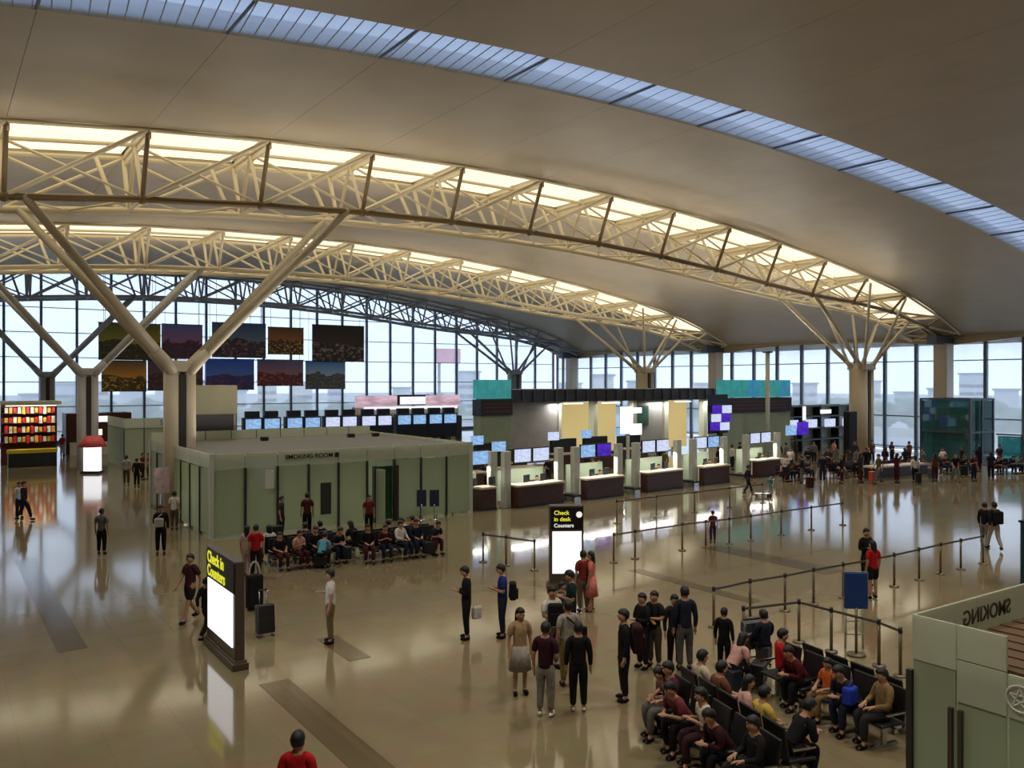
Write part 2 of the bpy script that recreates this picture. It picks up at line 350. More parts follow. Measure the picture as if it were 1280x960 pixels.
# ------------------------------------------------------------------ trusses
def truss(vc, m, mlow, label, lo=-2):
    t = thing('roof_truss', label, 'truss', (23, vc, 0), group=None)
    def P(u, dv, z): return (u-23, dv, z)
    N = [2.3+5*k for k in range(lo, 14)]+[70.3]
    for i, u in enumerate(N):
        zl, zu = zc(u), zr(u)-.08
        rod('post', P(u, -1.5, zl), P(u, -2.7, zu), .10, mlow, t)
        rod('post', P(u, 1.5, zl), P(u, 2.7, zu), .11, m, t)
        if zu-zl > 1: rod('post', P(u-.5, 1.5, zl), P(u-1.2, 2.6, zr(u-1.2)-.08), .10, m, t)
        rod('strut', P(u, -1.5, zl), P(u, 1.5, zl), .08, m, t)
        rod('strut', P(u, -2.7, zu), P(u, 2.7, zu), .09, m, t)
        rod('post', P(u, -1.5, zl), P(u, 0, zu), .09, m, t); rod('post', P(u, 1.5, zl), P(u, 0, zu), .09, m, t)
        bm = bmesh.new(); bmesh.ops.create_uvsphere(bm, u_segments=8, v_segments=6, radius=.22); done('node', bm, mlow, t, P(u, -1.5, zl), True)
        if i+1 < len(N):
            w_ = N[i+1]; zl2, zu2 = zc(w_), zr(w_)-.08
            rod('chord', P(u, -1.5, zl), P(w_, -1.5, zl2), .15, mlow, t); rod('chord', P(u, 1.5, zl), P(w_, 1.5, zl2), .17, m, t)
            rod('top_chord', P(u, -2.7, zu), P(w_, -2.7, zu2), .09, m, t); rod('top_chord', P(u, 2.7, zu), P(w_, 2.7, zu2), .10, m, t)
            rod('top_chord', P(u, 0, zu), P(w_, 0, zu2), .09, m, t)
            rod('diagonal', P(u, -1.5, zl), P(w_, -2.7, zu2), .10, m, t)
            rod('diagonal', P(u, 1.5, zl), P(w_, 2.7, zu2), .075, m, t); rod('diagonal', P(u, 2.7, zu), P(w_, 1.5, zl2), .075, m, t)
            rod('diagonal', P(u, 0, zu), P(w_, -1.5, zl2), .065, m, t)
            mu = (u+w_)/2; ml = (zl+zl2)/2
            rod('brace', P(u, -1.5, zl), P(mu, 1.5, ml), .055, m, t); rod('brace', P(w_, -1.5, zl2), P(mu, 1.5, ml), .055, m, t)
    return t
truss(TC[0], M['white_steel'], mat('backlit_shade_steel', (120, 98, 62), .4, 0, .06, 2), 'nearest arched roof truss, brightly lit cream tubes under the first band of light panels')  # near side tubes coloured darker to hold their backlit shade
truss(TC[1], M['white_steel'], M['white_steel'], 'middle arched roof truss of cream tubes, seen below and behind the nearest lit truss')
truss(TC[2], M['grey_steel'], M['grey_steel'], 'farthest arched roof truss, unlit blue grey tubes against the gable glazing')  # blue grey puts the backlit shade into the tube colour

# ------------------------------------------------------------------ tree columns
def tree_column(u, v, label, m, arms, r=.6, ztop=6.5, zcap=7.05, spread=1.5):
    t = thing('tree_column', label, 'column', (u, v, 0))
    for s in (-1, 1):
        bm = bmesh.new()
        bmesh.ops.create_cone(bm, cap_ends=True, segments=20, radius1=r, radius2=r*.97, depth=ztop)
        bmesh.ops.scale(bm, vec=(.62, 1, 1), verts=bm.verts)
        done('shaft', bm, m, t, (s*r*.52, 0, ztop/2), True)
    box('groove', (0, 0, ztop/2-.05), (.3, r*1.9, ztop-.2), M['groove'], t)
    bm = bmesh.new(); bmesh.ops.create_cone(bm, cap_ends=True, segments=24, radius1=r*1.12, radius2=r*1.02, depth=.5); done('base_ring', bm, M['chrome'], t, (0, 0, .25), True)
    box('capital', (0, 0, ztop+.2), (r*2.0, r*2.0, .5), m, t, bev=.08)
    for (au, av, az, rr) in arms:
        s = 1 if au > u else -1
        p1 = (s*r*.7, (av-v)*.25, ztop+.1); p2 = (au-u, av-v, az)
        tube('branch', p1, p2, rr, m, t, 12, rr*.8)
        d = (Vector(p2)-Vector(p1)).normalized()
        tube('socket', Vector(p1)-d*.2, Vector(p1)+d*1.0, rr*1.35, m, t, 12, rr*1.05)
    return t
uL = 9.2
for i, (u, lab) in enumerate([(9.15, 'nearest forked tree column of cream cladding beside the frosted glass room'),
                             (8.85, 'second forked tree column, pale grey, behind the nearest one on the left'),
                             (8.75, 'third and farthest left forked tree column, slim and grey before the gable glazing')]):
    vc = TC[i] if i < 2 else 88.6
    ul, ur = u-6.2, u+7.4
    arms = []
    for dv in (-1.5, 1.5): arms += [(ul, vc+dv, zc(ul)+.05, .21), (ur, vc+dv, zc(ur)+.05, .21)]
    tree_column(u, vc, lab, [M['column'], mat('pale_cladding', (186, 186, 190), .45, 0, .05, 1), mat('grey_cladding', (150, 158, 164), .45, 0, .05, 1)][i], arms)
for i, (u, lab) in enumerate([(60.6, 'right front tree column of pale cladding with spreading branches, beside the seated crowd'),
                             (60.9, 'middle right tree column with spreading branches behind the check-in counters'),
                             (61.0, 'far right tree column with spreading branches, behind the teal pylon at the back')]):
    vc = TC[i] if i < 2 else 88.6
    arms = []
    for dv in (-1.5, 1.5): arms += [(u-8.0, vc+dv, zc(u-8)+.05, .17), (u+4.6, vc+dv, zc(u+4.6)+.05, .15), (u+2.2, vc+dv*1.6, zr(u+2.2)-.2, .12), (u-2.5, vc+dv*1.6, zr(u-2.5)-.3, .12)]
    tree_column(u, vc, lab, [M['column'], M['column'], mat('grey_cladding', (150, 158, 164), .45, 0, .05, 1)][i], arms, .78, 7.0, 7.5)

# ------------------------------------------------------------------ hanging photographs before the gable glazing
pics = [((13.39, 8.21, 19.09, 11.83), (60, 66, 30), (110, 100, 40), (34, 36, 20), (70, 66, 30), 'dark olive landscape print, top left of the hanging pictures'),
        ((19.2, 8.43, 23.21, 11.9), (60, 76, 130), (110, 70, 100), (48, 30, 50), (80, 50, 60), 'purple dusk landscape print, second from left in the top row of hanging pictures'),
        ((13.75, 5.08, 17.88, 8.13), (70, 58, 44), (170, 110, 40), (60, 44, 26), (214, 140, 60), 'orange sunset print, bottom left of the hanging pictures'),
        ((18.0, 5.15, 23.4, 8.19), (60, 50, 66), (74, 52, 60), (50, 36, 44), (90, 60, 60), 'dark mauve print half hidden behind the nearest column, bottom row'),
        ((24.18, 8.62, 29.85, 12.26), (28, 52, 96), (70, 92, 110), (30, 32, 52), (120, 80, 70), 'blue night bay print, third from left in the top row'),
        ((30.1, 9.04, 34.1, 11.98), (60, 44, 28), (120, 76, 34), (44, 28, 18), (190, 130, 60), 'small amber city print in the top row, between the blue bay and black prints'),
        ((35.11, 8.35, 41.37, 12.44), (22, 16, 16), (44, 32, 28), (24, 18, 18), (120, 106, 96), 'nearly black print, rightmost in the top row of hanging pictures'),
        ((23.7, 5.19, 28.77, 8.44), (22, 60, 150), (60, 90, 170), (40, 40, 90), (90, 50, 70), 'vivid blue sky print, bottom row right of the nearest column'),
        ((29.12, 5.6, 34.28, 8.44), (58, 58, 100), (110, 80, 90), (60, 30, 40), (150, 70, 60), 'red and mauve city print, second from right in the bottom row'),
        ((34.56, 5.23, 39.3, 8.3), (40, 96, 150), (120, 140, 160), (48, 60, 66), (110, 90, 70), 'blue and grey rocky coast print, rightmost in the bottom row')]
for i, (b, hi, lo, la, li, lab) in enumerate(pics):
    t = thing('hanging_picture', lab, 'picture', ((b[0]+b[2])/2, 91.5 if b[3] < 8.5 else 90.9, b[1]), group='photographs hung before the gable windows')
    wd, ht = b[2]-b[0], b[3]-b[1]
    box('print', (0, 0, ht/2), (wd, .1, ht), picture_mat('print_%d' % i, *[tuple(min(255, q*1.55+6) for q in c_) for c_ in (hi, lo, la, li)], .5, 2.4, i*3.1), t)
    for s in (-1, 1):
        bar('frame_rail', (0, 0, ht/2+s*ht/2), (wd+.06, .14, .07), M['dark'], t)
        top = zr((b[0]+b[2])/2)-b[1]-.3
        rod('cable', (s*wd*.42, 0, ht), (s*wd*.42, 0, top), .02, M['dark_steel'], t)

# ------------------------------------------------------------------ frosted glass room (centre left)
gr = thing('glass_room', 'low room of frosted green glass panels with a flat grey roof, beside the nearest column', 'glass room', (14.6, 38.6, 0))
GW, GD, GH = 11.6, 10.8, 3.25
def gp(x, y, z): return (x, y, z)
nx = 9
for side, n, ln in (('front', nx, GW), ('back', nx, GW), ('left', 7, GD), ('right', 7, GD)):
    for k in range(n):
        a = -ln/2+ln*k/n; b = a+ln/n; mid = (a+b)/2; wdt = ln/n-.05
        door = side == 'front' and k in (4, 5)
        if side in ('front', 'back'):
            y = -GD/2 if side == 'front' else GD/2; hh = GH-.62 if side == 'front' else GH-.62
            if not (side == 'front' and k == 5): bar('glass_panel', (mid, y, hh/2+.05), (wdt, .04, hh-.1), M['frost'], gr)
            bar('header_panel', (mid, y, GH-.3+(.15 if side == 'back' else 0)), (wdt, .05, .56+(.3 if side == 'back' else 0)), M['frost_lite'], gr)
            bar('post', (a, y, GH/2-.3), (.09, .14, GH-.6), M['groove'] if side == 'front' else M['dark_steel'], gr)
        else:
            x = -GW/2 if side == 'left' else GW/2
            bar('glass_panel', (x, mid, (GH-.62)/2+.05), (.04, wdt, GH-.72), M['frost'], gr); bar('header_panel', (x, mid, GH-.3), (.05, wdt, .56), M['frost_lite'], gr)
            bar('post', (x, a, GH/2-.3), (.14, .09, GH-.6), M['groove'], gr)
for sx in (-1, 1):
    for sy in (-1, 1): bar('corner_post', (sx*GW/2, sy*GD/2, GH/2), (.16, .16, GH), M['panel'], gr)
bar('roof_deck', (0, 0, 3.02), (GW-.2, GD-.2, .14), M['roofgrey'], gr)
bar('inner_wall', (0, 1.0, 1.3), (GW-.6, .2, 2.5), M['green_grey'], gr)
for x in (-3.5, 0, 3.5): area('room_fill_light', (14.6+x, 36.2, 2.9), (0, 0, 0), 2.5, .6, ROOMW, (1, .97, .85)); bar('fill_light_housing', (x, -2.4, 2.93), (2.5, .6, .04), M['panel'], gr)  # unseen fill lights added inside to make the frosted panels brighter
for x, z in [(3.6, 3.19), (5.0, 3.19), (-1.0, 3.19)]: box('roof_lamp', (x, 3.0, z), (.35, .3, .2), M['dark'], gr, bev=.03)
text('SMOKING ROOM', .26, M['dark'], gr, (-1.9, -GD/2-.035, GH-.27), (R(90), 0, 0))
bar('sign_icon', (-.72, -GD/2-.035, GH-.27), (.18, .01, .2), M['dark'], gr)
for x in (-3.55,): bar('notice', (x, -GD/2-.04, 2.15), (.36, .02, .75), mat('notice_white', (220, 220, 206), .6), gr)
box('door_leaf', (1.1, -GD/2-.25, 1.15), (.08, .7, 2.3), M['frost'], gr, rz=.25)
for x, mname in ((1.0, 'groove'), (2.05, 'groove')): bar('door_jamb', (x, -GD/2, 1.2), (.12, .2, 2.4), M[mname], gr)
box('door_curtain', (1.55, -GD/2+.3, 1.2), (.85, .08, 2.3), mat('green_door', (36, 84, 46), .5), gr)
bar('lower_window', (-1.2, -GD/2-.03, 1.2), (.45, .03, 1.3), M['groove'], gr)
tw = thing('display_block', 'tan box shaped pylon with a dark display recess rising behind the frosted glass room', 'pylon', (12.0, 45.2, 0))
box('body', (0, 0, 1.5), (2.2, 1.6, 3.0), M['tan'], tw, bev=.04); box('head', (0, 0, 5.08), (2.2, 1.6, 1.5), M['tan'], tw, bev=.04)
box('display', (0, -.05, 3.66), (2.14, 1.5, 1.36), M['dark'], tw)
bar('display_frame', (.95, -.82, 3.66), (.12, .06, 1.36), M['tan'], tw)

# second, farther glass room on the left
g2 = thing('glass_room', 'far grey green frosted glass room with white frieze, left of the nearest column', 'glass room', (14.3, 67.4, 0))
for k in range(5):
    bar('glass_panel', (-2.6+1.3*k, -3.4, 1.35), (1.25, .05, 2.7), M['frost'], g2); bar('header_panel', (-2.6+1.3*k, -3.4, 3.1), (1.25, .06, .7), M['frost_lite'], g2)
    bar('post', (-3.25+1.3*k, -3.4, 1.35), (.08, .1, 2.7), M['dark_steel'], g2)
    bar('glass_panel', (-3.25, -2.7+1.3*k, 1.35), (.05, 1.25, 2.7), M['frost'], g2); bar('header_panel', (-3.25, -2.7+1.3*k, 3.1), (.06, 1.25, .7), M['frost_lite'], g2)
bar('roof_deck', (0, 0, 2.8), (6.4, 6.6, .12), M['roofgrey'], g2); bar('inner_wall', (0, 0, 1.4), (6, .2, 2.7), M['green_grey'], g2)
text('SERVICE', .5, mat('blue_letters', (90, 120, 150), .5), g2, (0, -3.45, 3.1), (R(90), 0, 0))
ks1 = thing('lit_kiosk', 'small white lit kiosk with a red canopy at the foot of the second column', 'kiosk', (8.72, 61.6, 0), -TH)
box('lightbox', (0, 0, .95), (.95, .5, 1.6), M['white_screen'], ks1); box('base', (0, 0, .08), (1.2, .8, .16), M['dark'], ks1)
bm = bmesh.new(); bmesh.ops.create_cone(bm, cap_ends=True, segments=12, radius1=.9, radius2=.5, depth=.7); done('canopy', bm, mat('red_canopy', (206, 84, 84), .5), ks1, (0, 0, 2.1), True)

# ------------------------------------------------------------------ glass room in the right foreground
rr_ = thing('glass_room', 'near frosted green glass booth with brown slatted roof, at the right edge', 'glass room', (9.6, 5.6, 0))
zt = 3.25
bar('glass_panel', (0, -.25, 1.38), (.03, .50, 2.68), M['frost'], rr_); bar('header_panel', (-.005, -.25, 2.99), (.035, .515, .52), M['frost_lite'], rr_)
bar('glass_panel', (0, -.79, 1.2), (.03, .52, 2.36), M['frost'], rr_); bar('header_panel', (-.005, -.79, 3.06), (.035, .535, .38), M['frost_lite'], rr_)
bar('lower_header', (-.01, -.79, 2.62), (.035, .535, .46), M['frost_lite'], rr_)
for k in range(3):
    y = -1.07-(k+.5)*1.5
    bar('glass_panel', (0, y, 1.2), (.03, 1.48, 2.36), M['frost'], rr_); bar('lower_header', (-.01, y, 2.62), (.035, 1.49, .46), M['frost_lite'], rr_)
for y in (-.46, -.57): bar('door_frame', (-.04, y, 1.15), (.06, .045, 2.3), M['totem'], rr_)
bar('corner_post', (-.03, .03, 1.3), (.07, .07, 2.6), M['groove'], rr_)
for k in range(5):
    x = (k+.5)*1.4
    bar('glass_panel', (x, 0, 1.25), (1.36, .03, 2.5), M['frost'], rr_); bar('header_panel', (x, 0, 2.87), (1.395, .035, .76), M['frost_lite'], rr_)
for k in range(34): bar('roof_slat', (.14+.155*k, -2.5, 2.84+.012*(k % 2)), (.135, 4.75, .05), M['wood'], rr_)
bar('roof_beam', (2.6, -2.6, 2.76), (5.1, .12, .08), M['wood'], rr_)
area('booth_fill_light', (12.0, 3.4, 2.6), (0, 0, 0), 3, 1.5, 45, (1, .97, .88))  # unseen fill light added to brighten the booth glass
text('SMOKING', .27, M['totem'], rr_, (1.65, -.03, 3.02), (R(90), 0, 0), mirror=True)
bm = bmesh.new()
for k in range(24):
    a, b = 2*math.pi*k/24, 2*math.pi*(k+1)/24
    btube(bm, (0, .14*math.cos(a), .14*math.sin(a)), (0, .14*math.cos(b), .14*math.sin(b)), .012, 6)
for k in range(5):
    a = math.pi/2+2*math.pi*k/5; b = a+4*math.pi/5
    btube(bm, (0, .115*math.cos(a), .115*math.sin(a)), (0, .115*math.cos(b), .115*math.sin(b)), .010, 6)
done('emblem', bm, mat('etched_white', (216, 220, 212), .6), rr_, (-.035, -1.2, 2.62))

# ------------------------------------------------------------------ totems
def totem(loc, rz, w_, d, h, label, lines, arrow):
    t = thing('sign_totem', label, 'sign', (loc[0], loc[1], 0), rz)
    # local: faces -Y, width along X
    box('plinth', (0, 0, .07), (w_+.14, d+.14, .14), M['totem'], t, bev=.02)
    bar('base_trim', (0, 0, .17), (w_+.06, d+.06, .06), M['brass'], t)
    box('body', (0, 0, h/2+.1), (w_, d, h-.2), M['totem'], t, bev=.02)
    bar('sign_head', (0, -.01, h-.36), (w_-.06, d+.02, .62), M['black'], t)
    for s in (-1, 1):
        bar('screen', (0, s*(d/2+.012), h*.445), (w_*.86, .02, h*.50), M['white_screen'], t)
    z = h-.2
    for s, sz, mm, xo in lines:
        text(s, sz, mm, t, (xo, -d/2-.028, z), (R(90), 0, 0), align='LEFT'); z -= sz*.84 if sz > .3 else sz*1.08
    if arrow:
        bm = bmesh.new(); bmesh.ops.create_circle(bm, cap_ends=True, segments=16, radius=.09)
        o = done('arrow_icon', bm, M['white_text'], t, (w_*.36, -d/2-.03, h-.25)); o.rotation_euler = (R(90), 0, 0)
    return t
ya = R(-90)-.0
totem((5.30, 18.88), R(-90), 2.2, .2, 2.25, 'nearest lit sign totem with big yellow lettering over a blank white screen', [('Check in', .36, M['yellow_text'], -.95), ('Counters', .36, M['yellow_text'], -.95)], False)
totem((15.25, 19.5), R(-31), .98, .40, 2.42, 'slim dark sign totem with white screen behind the standing travellers', [('Check', .17, M['yellow_text'], -.38), ('in desk', .17, M['yellow_text'], -.38), ('Counters', .15, M['white_text'], -.38)], True)

# ------------------------------------------------------------------ check-in counters
ROT = math.atan2(2.6, 23)
def counter(u, v, wd, label, scr, half=False):
    t = thing('checkin_counter', label, 'counter', (u, v, 0), ROT, 'check-in counters in the front row')
    box('front_panel', (0, 0, .5), (wd, .12, 1.0), M['brown'], t, bev=.02)
    box('worktop', (0, .3, 1.05), (wd+.06, .85, .1), M['counter_top'], t, bev=.02)
    for s in (-1, 1): bar('end_panel', (s*(wd/2-.03), .4, .5), (.06, .7, 1.0), M['brown'], t)
    bar('kick', (0, -.03, .06), (wd, .1, .12), M['dark'], t)
    for s in ((1,) if wd < 2 else (-1, 1)):
        box('side_pylon', (s*(wd/2+.25), .55, 1.35), (.42, .3, 2.7), M['panel'], t, bev=.03)
    bar('screen_rail', (0, .75, 2.1), (wd+.4, .08, .1), M['panel'], t)
    bar('back_panel', (0, 1.5, .95), (wd, .08, 1.5), M['green_grey'], t)
    n = len(scr)
    for k, sm in enumerate(scr):
        x = (k-(n-1)/2)*1.22
        mo = box('monitor', (x, .68, 2.42), (1.12, .1, .72), M['dark'], t, bev=.015)
        bar('screen', (0, -.056, 0), (1.04, .01, .62), M[sm], mo)
    area('desk_fill_light', (u-.7*math.sin(ROT), v+.6, 2.0), (0, 0, ROT), wd, .15, 22*wd, (1, .95, .88))  # fill light added to brighten the counter top
    for x in (-.6, .5): box('desk_screen', (x, .35, 1.33), (.5, .06, .36), M['dark'], t, rz=.3)
    return t
cnt = [(21.45, 33.3, .85, ['blue_screen'], 'narrow check-in counter nearest the frosted glass room with one blue monitor'),
       (24.4, 33.2, 3.0, ['pale_screen', 'pale_screen'], 'second check-in counter from the glass room, brown front under two white monitors'),
       (28.75, 33.5, 2.75, ['blue_screen', 'violet_screen'], 'third check-in counter, one pale and one violet monitor above'),
       (33.5, 33.98, 3.1, ['pale_screen', 'pale_screen'], 'fourth check-in counter from the glass room, before the white zigzag sign'),
       (38.1, 34.4, 2.5, ['pale_screen', 'blue_screen'], 'fifth check-in counter from the glass room, left of the wide teal pylon'),
       (44.0, 35.3, 3.0, ['pale_screen', 'pale_screen'], 'last check-in counter of the front row, below the wide teal pylon')]
for u, v, wd, scr, lab in cnt: counter(u, v, wd, lab, scr)
for (u, v), lab in zip([(26.62, 33.9), (31.05, 34.3), (35.95, 34.7), (41.0, 35.1)],
                       ['first and nearest', 'second', 'third', 'fourth and farthest']):
    t = thing('baggage_scale', 'grey baggage scale belt between counters, %s from the glass room' % lab, 'conveyor', (u, v, 0), ROT, 'baggage belts between the counters')
    box('belt', (0, 0, .3), (.46, 1.5, .12), M['dark'], t, bev=.03); box('base', (0, 0, .12), (.42, 1.4, .24), M['chrome'], t); bar('indicator', (.18, -.7, .7), (.06, .06, 1.0), M['panel'], t)

# ------------------------------------------------------------------ shops, pylons and rear check-in islands
sh = thing('shop_block', 'long shop block with dark canopy and yellow lit rooms behind the check-in counters', 'shop', (44.3, 50.5, 0))
box('canopy', (0, 1.2, 5.0), (21.5, 4.0, .95), mat('canopy_dark', (62, 62, 76), .5, 0, .3, 1.5), sh, bev=.05)
for k in range(22): bar('canopy_fin', (-10.4+k*.99, -.86, 5.0), (.1, .14, .8), M['dark_steel'], sh)
bar('wall_panel', (-8.0, 0, 2.3), (4.8, .2, 4.5), mat('grey_white_wall', (168, 166, 168), .6), sh)
bar('lit_room', (-1.5, 2.2, 2.4), (7.0, .2, 4.0), M['yellow_room'], sh); bar('lit_room', (7.9, 2.2, 2.4), (4.6, .2, 4.0), M['yellow_room'], sh)
for x in (-5.5, -2.0, 2.1, 5.6, 10.2): bar('pier', (x, .2, 2.3), (.38, .6, 4.5), M['panel'], sh)
bar('pier', (3.8, 0, 2.3), (2.6, .2, 4.5), M['concrete'], sh)
for x in (-3.8, 0, 8.0): bar('strip_lamp', (x, .4, 4.35), (1.8, .2, .1), M['strip'], sh)
box('poster', (2.9, -.15, 3.3), (1.2, .06, 1.6), mat('teal_poster', (50, 90, 84), .5, 0, .3, 3), sh)
def pylon(u, v, wd, lab, n=1):
    t = thing('display_pylon', lab, 'sign', (u, v, 0))
    box('body', (0, 0, 2.2), (wd, 1.0, 4.4), M['green_grey'], t, bev=.04)
    box('flight_display', (0, -.05, 4.25), (wd+.1, 1.1, 1.1), M['dark'], t)
    for k in range(n*2):
        bar('teal_panel', (-wd/2+wd*(k+.5)/(n*2), 0, 5.5), (wd/(n*2)-.04, 1.05, 1.3), [M['teal'], glow('blue_teal_glow_panel', (70, 150, 186), .75, .2, 2)][(k % 3 == 2)], t)
    for k in range(3): bar('display_row', (0, -.61, 4.0+.25*k), (wd*.85, .01, .06), mat('dim_red_print', (120, 50, 40), .6), t)
    return t
pylon(32.0, 49.2, 2.5, 'narrow teal topped pylon with dark flight display, left end of the long canopy')
pylon(52.3, 43.4, 7.4, 'wide teal topped pylon with dark flight display, right end of the long canopy', 3)
t = thing('light_pole', 'slim pale pole standing in front of the wide teal pylon', 'pole', (50.9, 41.0, 0)); tube('pole', (0, 0, 0), (0, 0, 8.2), .16, M['panel'], t); box('foot', (0, 0, .06), (.6, .6, .12), M['panel'], t, bev=.02); box('cap', (0, 0, 8.2), (.5, .5, .12), M['dark_steel'], t)
t = thing('violet_sign', 'purple and white glowing display at the right end of the long canopy', 'sign', (46.9, 42.0, 0)); bar('post', (0, 0, 1.2), (.3, .3, 2.4), M['dark'], t)
for k in range(6): bar('screen', (-.5+(k % 2)*.95, -.05*k, 2.8+.62*(k//2)), (.9, .12, .56), M['violet_screen'] if k in (0, 3, 4) else M['pale_screen'], t)
bar('backing', (0, .2, 3.7), (2.0, .1, 2.8), M['dark'], t)
t = thing('zigzag_sign', 'white glowing angular sign above the fourth check-in counter', 'sign', (36.4, 40.0, 0)); bar('post', (0, .2, 1.3), (.2, .1, 2.6), M['panel'], t)
box('panel', (-.3, 0, 3.6), (.95, .12, 1.7), M['white_screen'], t); box('panel', (.5, 0, 3.0), (.9, .12, .7), M['white_screen'], t); box('panel', (.55, 0, 4.2), (.8, .12, .35), M['white_screen'], t)
# rear island of counters with blue monitors, seen over the glass room roof
k = 0
for u in (17.3, 20.0, 22.6, 25.2, 27.9, 30.4):
    t = thing('rear_counter', 'rear check-in desk with blue monitors, %s from the left, seen over the glass room roof' % ['first', 'second', 'third', 'fourth', 'fifth', 'sixth'][k], 'counter', (u, 53.0, 0), 0, 'rear desks behind the glass room')
    box('desk', (0, 0, .55), (2.2, .8, 1.1), M['dark'], t, bev=.03); box('housing', (0, .5, 2.9), (2.4, .5, 1.7), mat('navy_housing', (28, 36, 60), .5), t, bev=.03)
    for s in (-1, 1):
        bar('screen', (s*.6, .22, 3.35), (.95, .06, .62), M[['blue_screen', 'blue_screen', 'pale_screen', 'pale_screen', 'blue_screen', 'blue_screen'][k]], t)
        bar('support', (s*1.0, .5, 1.3), (.2, .3, 2.0), M['panel'], t)
        box('topper', (s*.6, .5, 3.95), (.9, .3, .4), mat('navy_housing', (28, 36, 60), .5), t, bev=.02)
    k += 1
k = 0
for u, v in ((34.8, 44.5), (38.0, 45.0), (41.5, 45.4), (28.5, 44.0), (22.9, 38.2), (26.8, 39.0)):
    t = thing('rear_counter', ['dark rear desk before the grey shop wall with a pale monitor', 'dark rear desk before the yellow lit room', 'dark rear desk before the grey pier of the shop block', 'dark rear desk behind the third check-in counter', 'dark brown rear desk right behind the narrow check-in counter', 'dark rear desk right behind the second check-in counter'][k], 'counter', (u, v, 0), 0)
    box('desk', (0, 0, .6), (2.4, .8, 1.2), M['brown'], t, bev=.03); bar('worktop', (0, -.1, 1.25), (2.5, 1.0, .08), M['counter_top'], t)
    box('cabinet', (.3, .7, 1.1), (2.0, .4, 2.2), M['dark'], t, bev=.03); bar('screen', (-.7, .45, 2.4), (.9, .06, .55), M['pale_screen' if k == 0 else 'blue_screen'], t); bar('support', (-.7, .52, 1.7), (.12, .08, 1.2), M['dark'], t); k += 1
t = thing('lit_fascia', 'long pink and white lit shop fascia with a black edged white panel', 'sign', (41.6, 80.0, 0))
bar('fascia', (-3.8, 0, 4.0), (4.6, .3, 1.2), M['pink_sign'], t); bar('fascia', (4.0, 0, 4.0), (4.2, .3, 1.2), M['pink_sign'], t)
bar('panel', (.35, -.05, 4.05), (3.0, .3, .8), M['white_sign'], t); bar('panel_frame', (.35, .05, 4.1), (4.2, .3, 1.1), M['black'], t); bar('shelf_light', (.2, -.3, 3.3), (11, .2, .3), M['white_sign'], t)
bar('wall', (0, .5, 1.7), (12.4, .4, 3.4), M['panel'], t)
for x in (-4.5, -1.5, 1.5, 4.5): box('display_case', (x, -1.0, 1.2), (2.2, .9, 2.4), M['dark'], t, bev=.04)
# right background: low shop shelving
t = thing('shop_shelving', 'long low shelving and lit signs of the shop behind the right crowd', 'shop', (64.4, 46.5, 0))
bar('back', (0, .5, 2.0), (10.6, .2, 4.0), M['panel'], t)
for z in (1.0, 2.0, 3.0, 3.9): bar('shelf', (0, 0, z), (10.6, .8, .12), M['dark_steel'], t)
for x in (-4, -1.4, 1.2, 3.8): bar('lit_sign', (x, -.45, 2.4), (1.5, .06, .7), M['pale_screen'], t)
bar('lit_sign', (-2.4, -.45, 3.3), (.4, .06, 1.2), M['white_sign'], t); box('lit_sign', (.6, -.45, 3.4), (1.5, .06, .35), M['white_sign'], t)
for x in (-5.2, -2.6, 0, 2.6, 5.2): bar('upright', (x, 0, 2.0), (.15, .8, 4.0), M['dark'], t)
t = thing('lit_monitor_stand', 'blue and violet monitor pair above the crowd left of the right front column', 'monitor', (50.6, 38.2, 0)); bar('post', (0, .1, 1.2), (.15, .1, 2.4), M['dark'], t); bar('screen', (-.65, 0, 2.6), (1.1, .08, .7), M['blue_screen'], t); bar('screen', (.65, 0, 2.7), (1.2, .08, .9), M['violet_screen'], t)
t = thing('black_pillar_sign', 'black upright board beside the right front column', 'sign', (56.6, 38.0, 0)); box('board', (0, 0, 1.9), (1.0, .5, 3.8), M['black'], t, bev=.04); bar('base', (0, 0, .05), (1.3, .8, .1), M['dark'], t)
# glass lift enclosure
t = thing('glass_lift', 'teal glass lift shaft with dark frames near the right end of the window wall', 'lift', (62.2, 33.0, 0))
for x in (-1.6, 0, 1.6):
    for y in (-1.8, 1.8): bar('post', (x, y, 2.4), (.14, .14, 4.8), M['dark_steel'], t)
for z in (.1, 2.4, 4.75):
    for y in (-1.8, 1.8): bar('rail', (0, y, z), (3.3, .12, .14), M['dark_steel'], t)
    for x in (-1.6, 1.6): bar('rail', (x, 0, z), (.12, 3.6, .14), M['dark_steel'], t)
for y in (-1.8, 1.8):
    for x in (-.8, .8): 
        for z in (1.25, 3.57): bar('glass_panel', (x, y, z), (1.44, .04, 2.15), M['teal_glass'], t)
for x in (-1.6, 1.6):
    for z in (1.25, 3.57): bar('glass_panel', (x, 0, z), (.04, 3.4, 2.15), M['teal_glass'], t)
box('lift_car', (.3, .2, 2.9), (2.0, 2.4, 2.4), mat('dark_teal_car', (30, 64, 66), .4), t)
t = thing('glass_partition', 'low teal glass partition right of the glass lift at the right edge', 'partition', (60.5, 27.0, 0))
for k_ in range(3): bar('glass_panel', (.2, -1.6+1.6*k_, 1.2), (.05, 1.5, 2.2), M['teal_glass'], t); bar('post', (.2, -2.4+1.6*k_, 1.2), (.1, .1, 2.4), M['dark_steel'], t)
bar('top_rail', (.2, 0, 2.4), (.12, 4.9, .1), M['dark_steel'], t)
t = thing('teal_cabinet', 'dark teal cabinet cut off by the right edge beyond the near glass booth', 'cabinet', (26.9, 11.6, 0)); box('body', (0, 0, .95), (1.2, 1.0, 1.9), mat('dark_teal_paint', (28, 62, 66), .5), t, bev=.03); box('top', (0, 0, 1.92), (1.26, 1.06, .06), M['dark'], t); box('plinth', (0, 0, .04), (1.1, .9, .08), M['dark'], t)
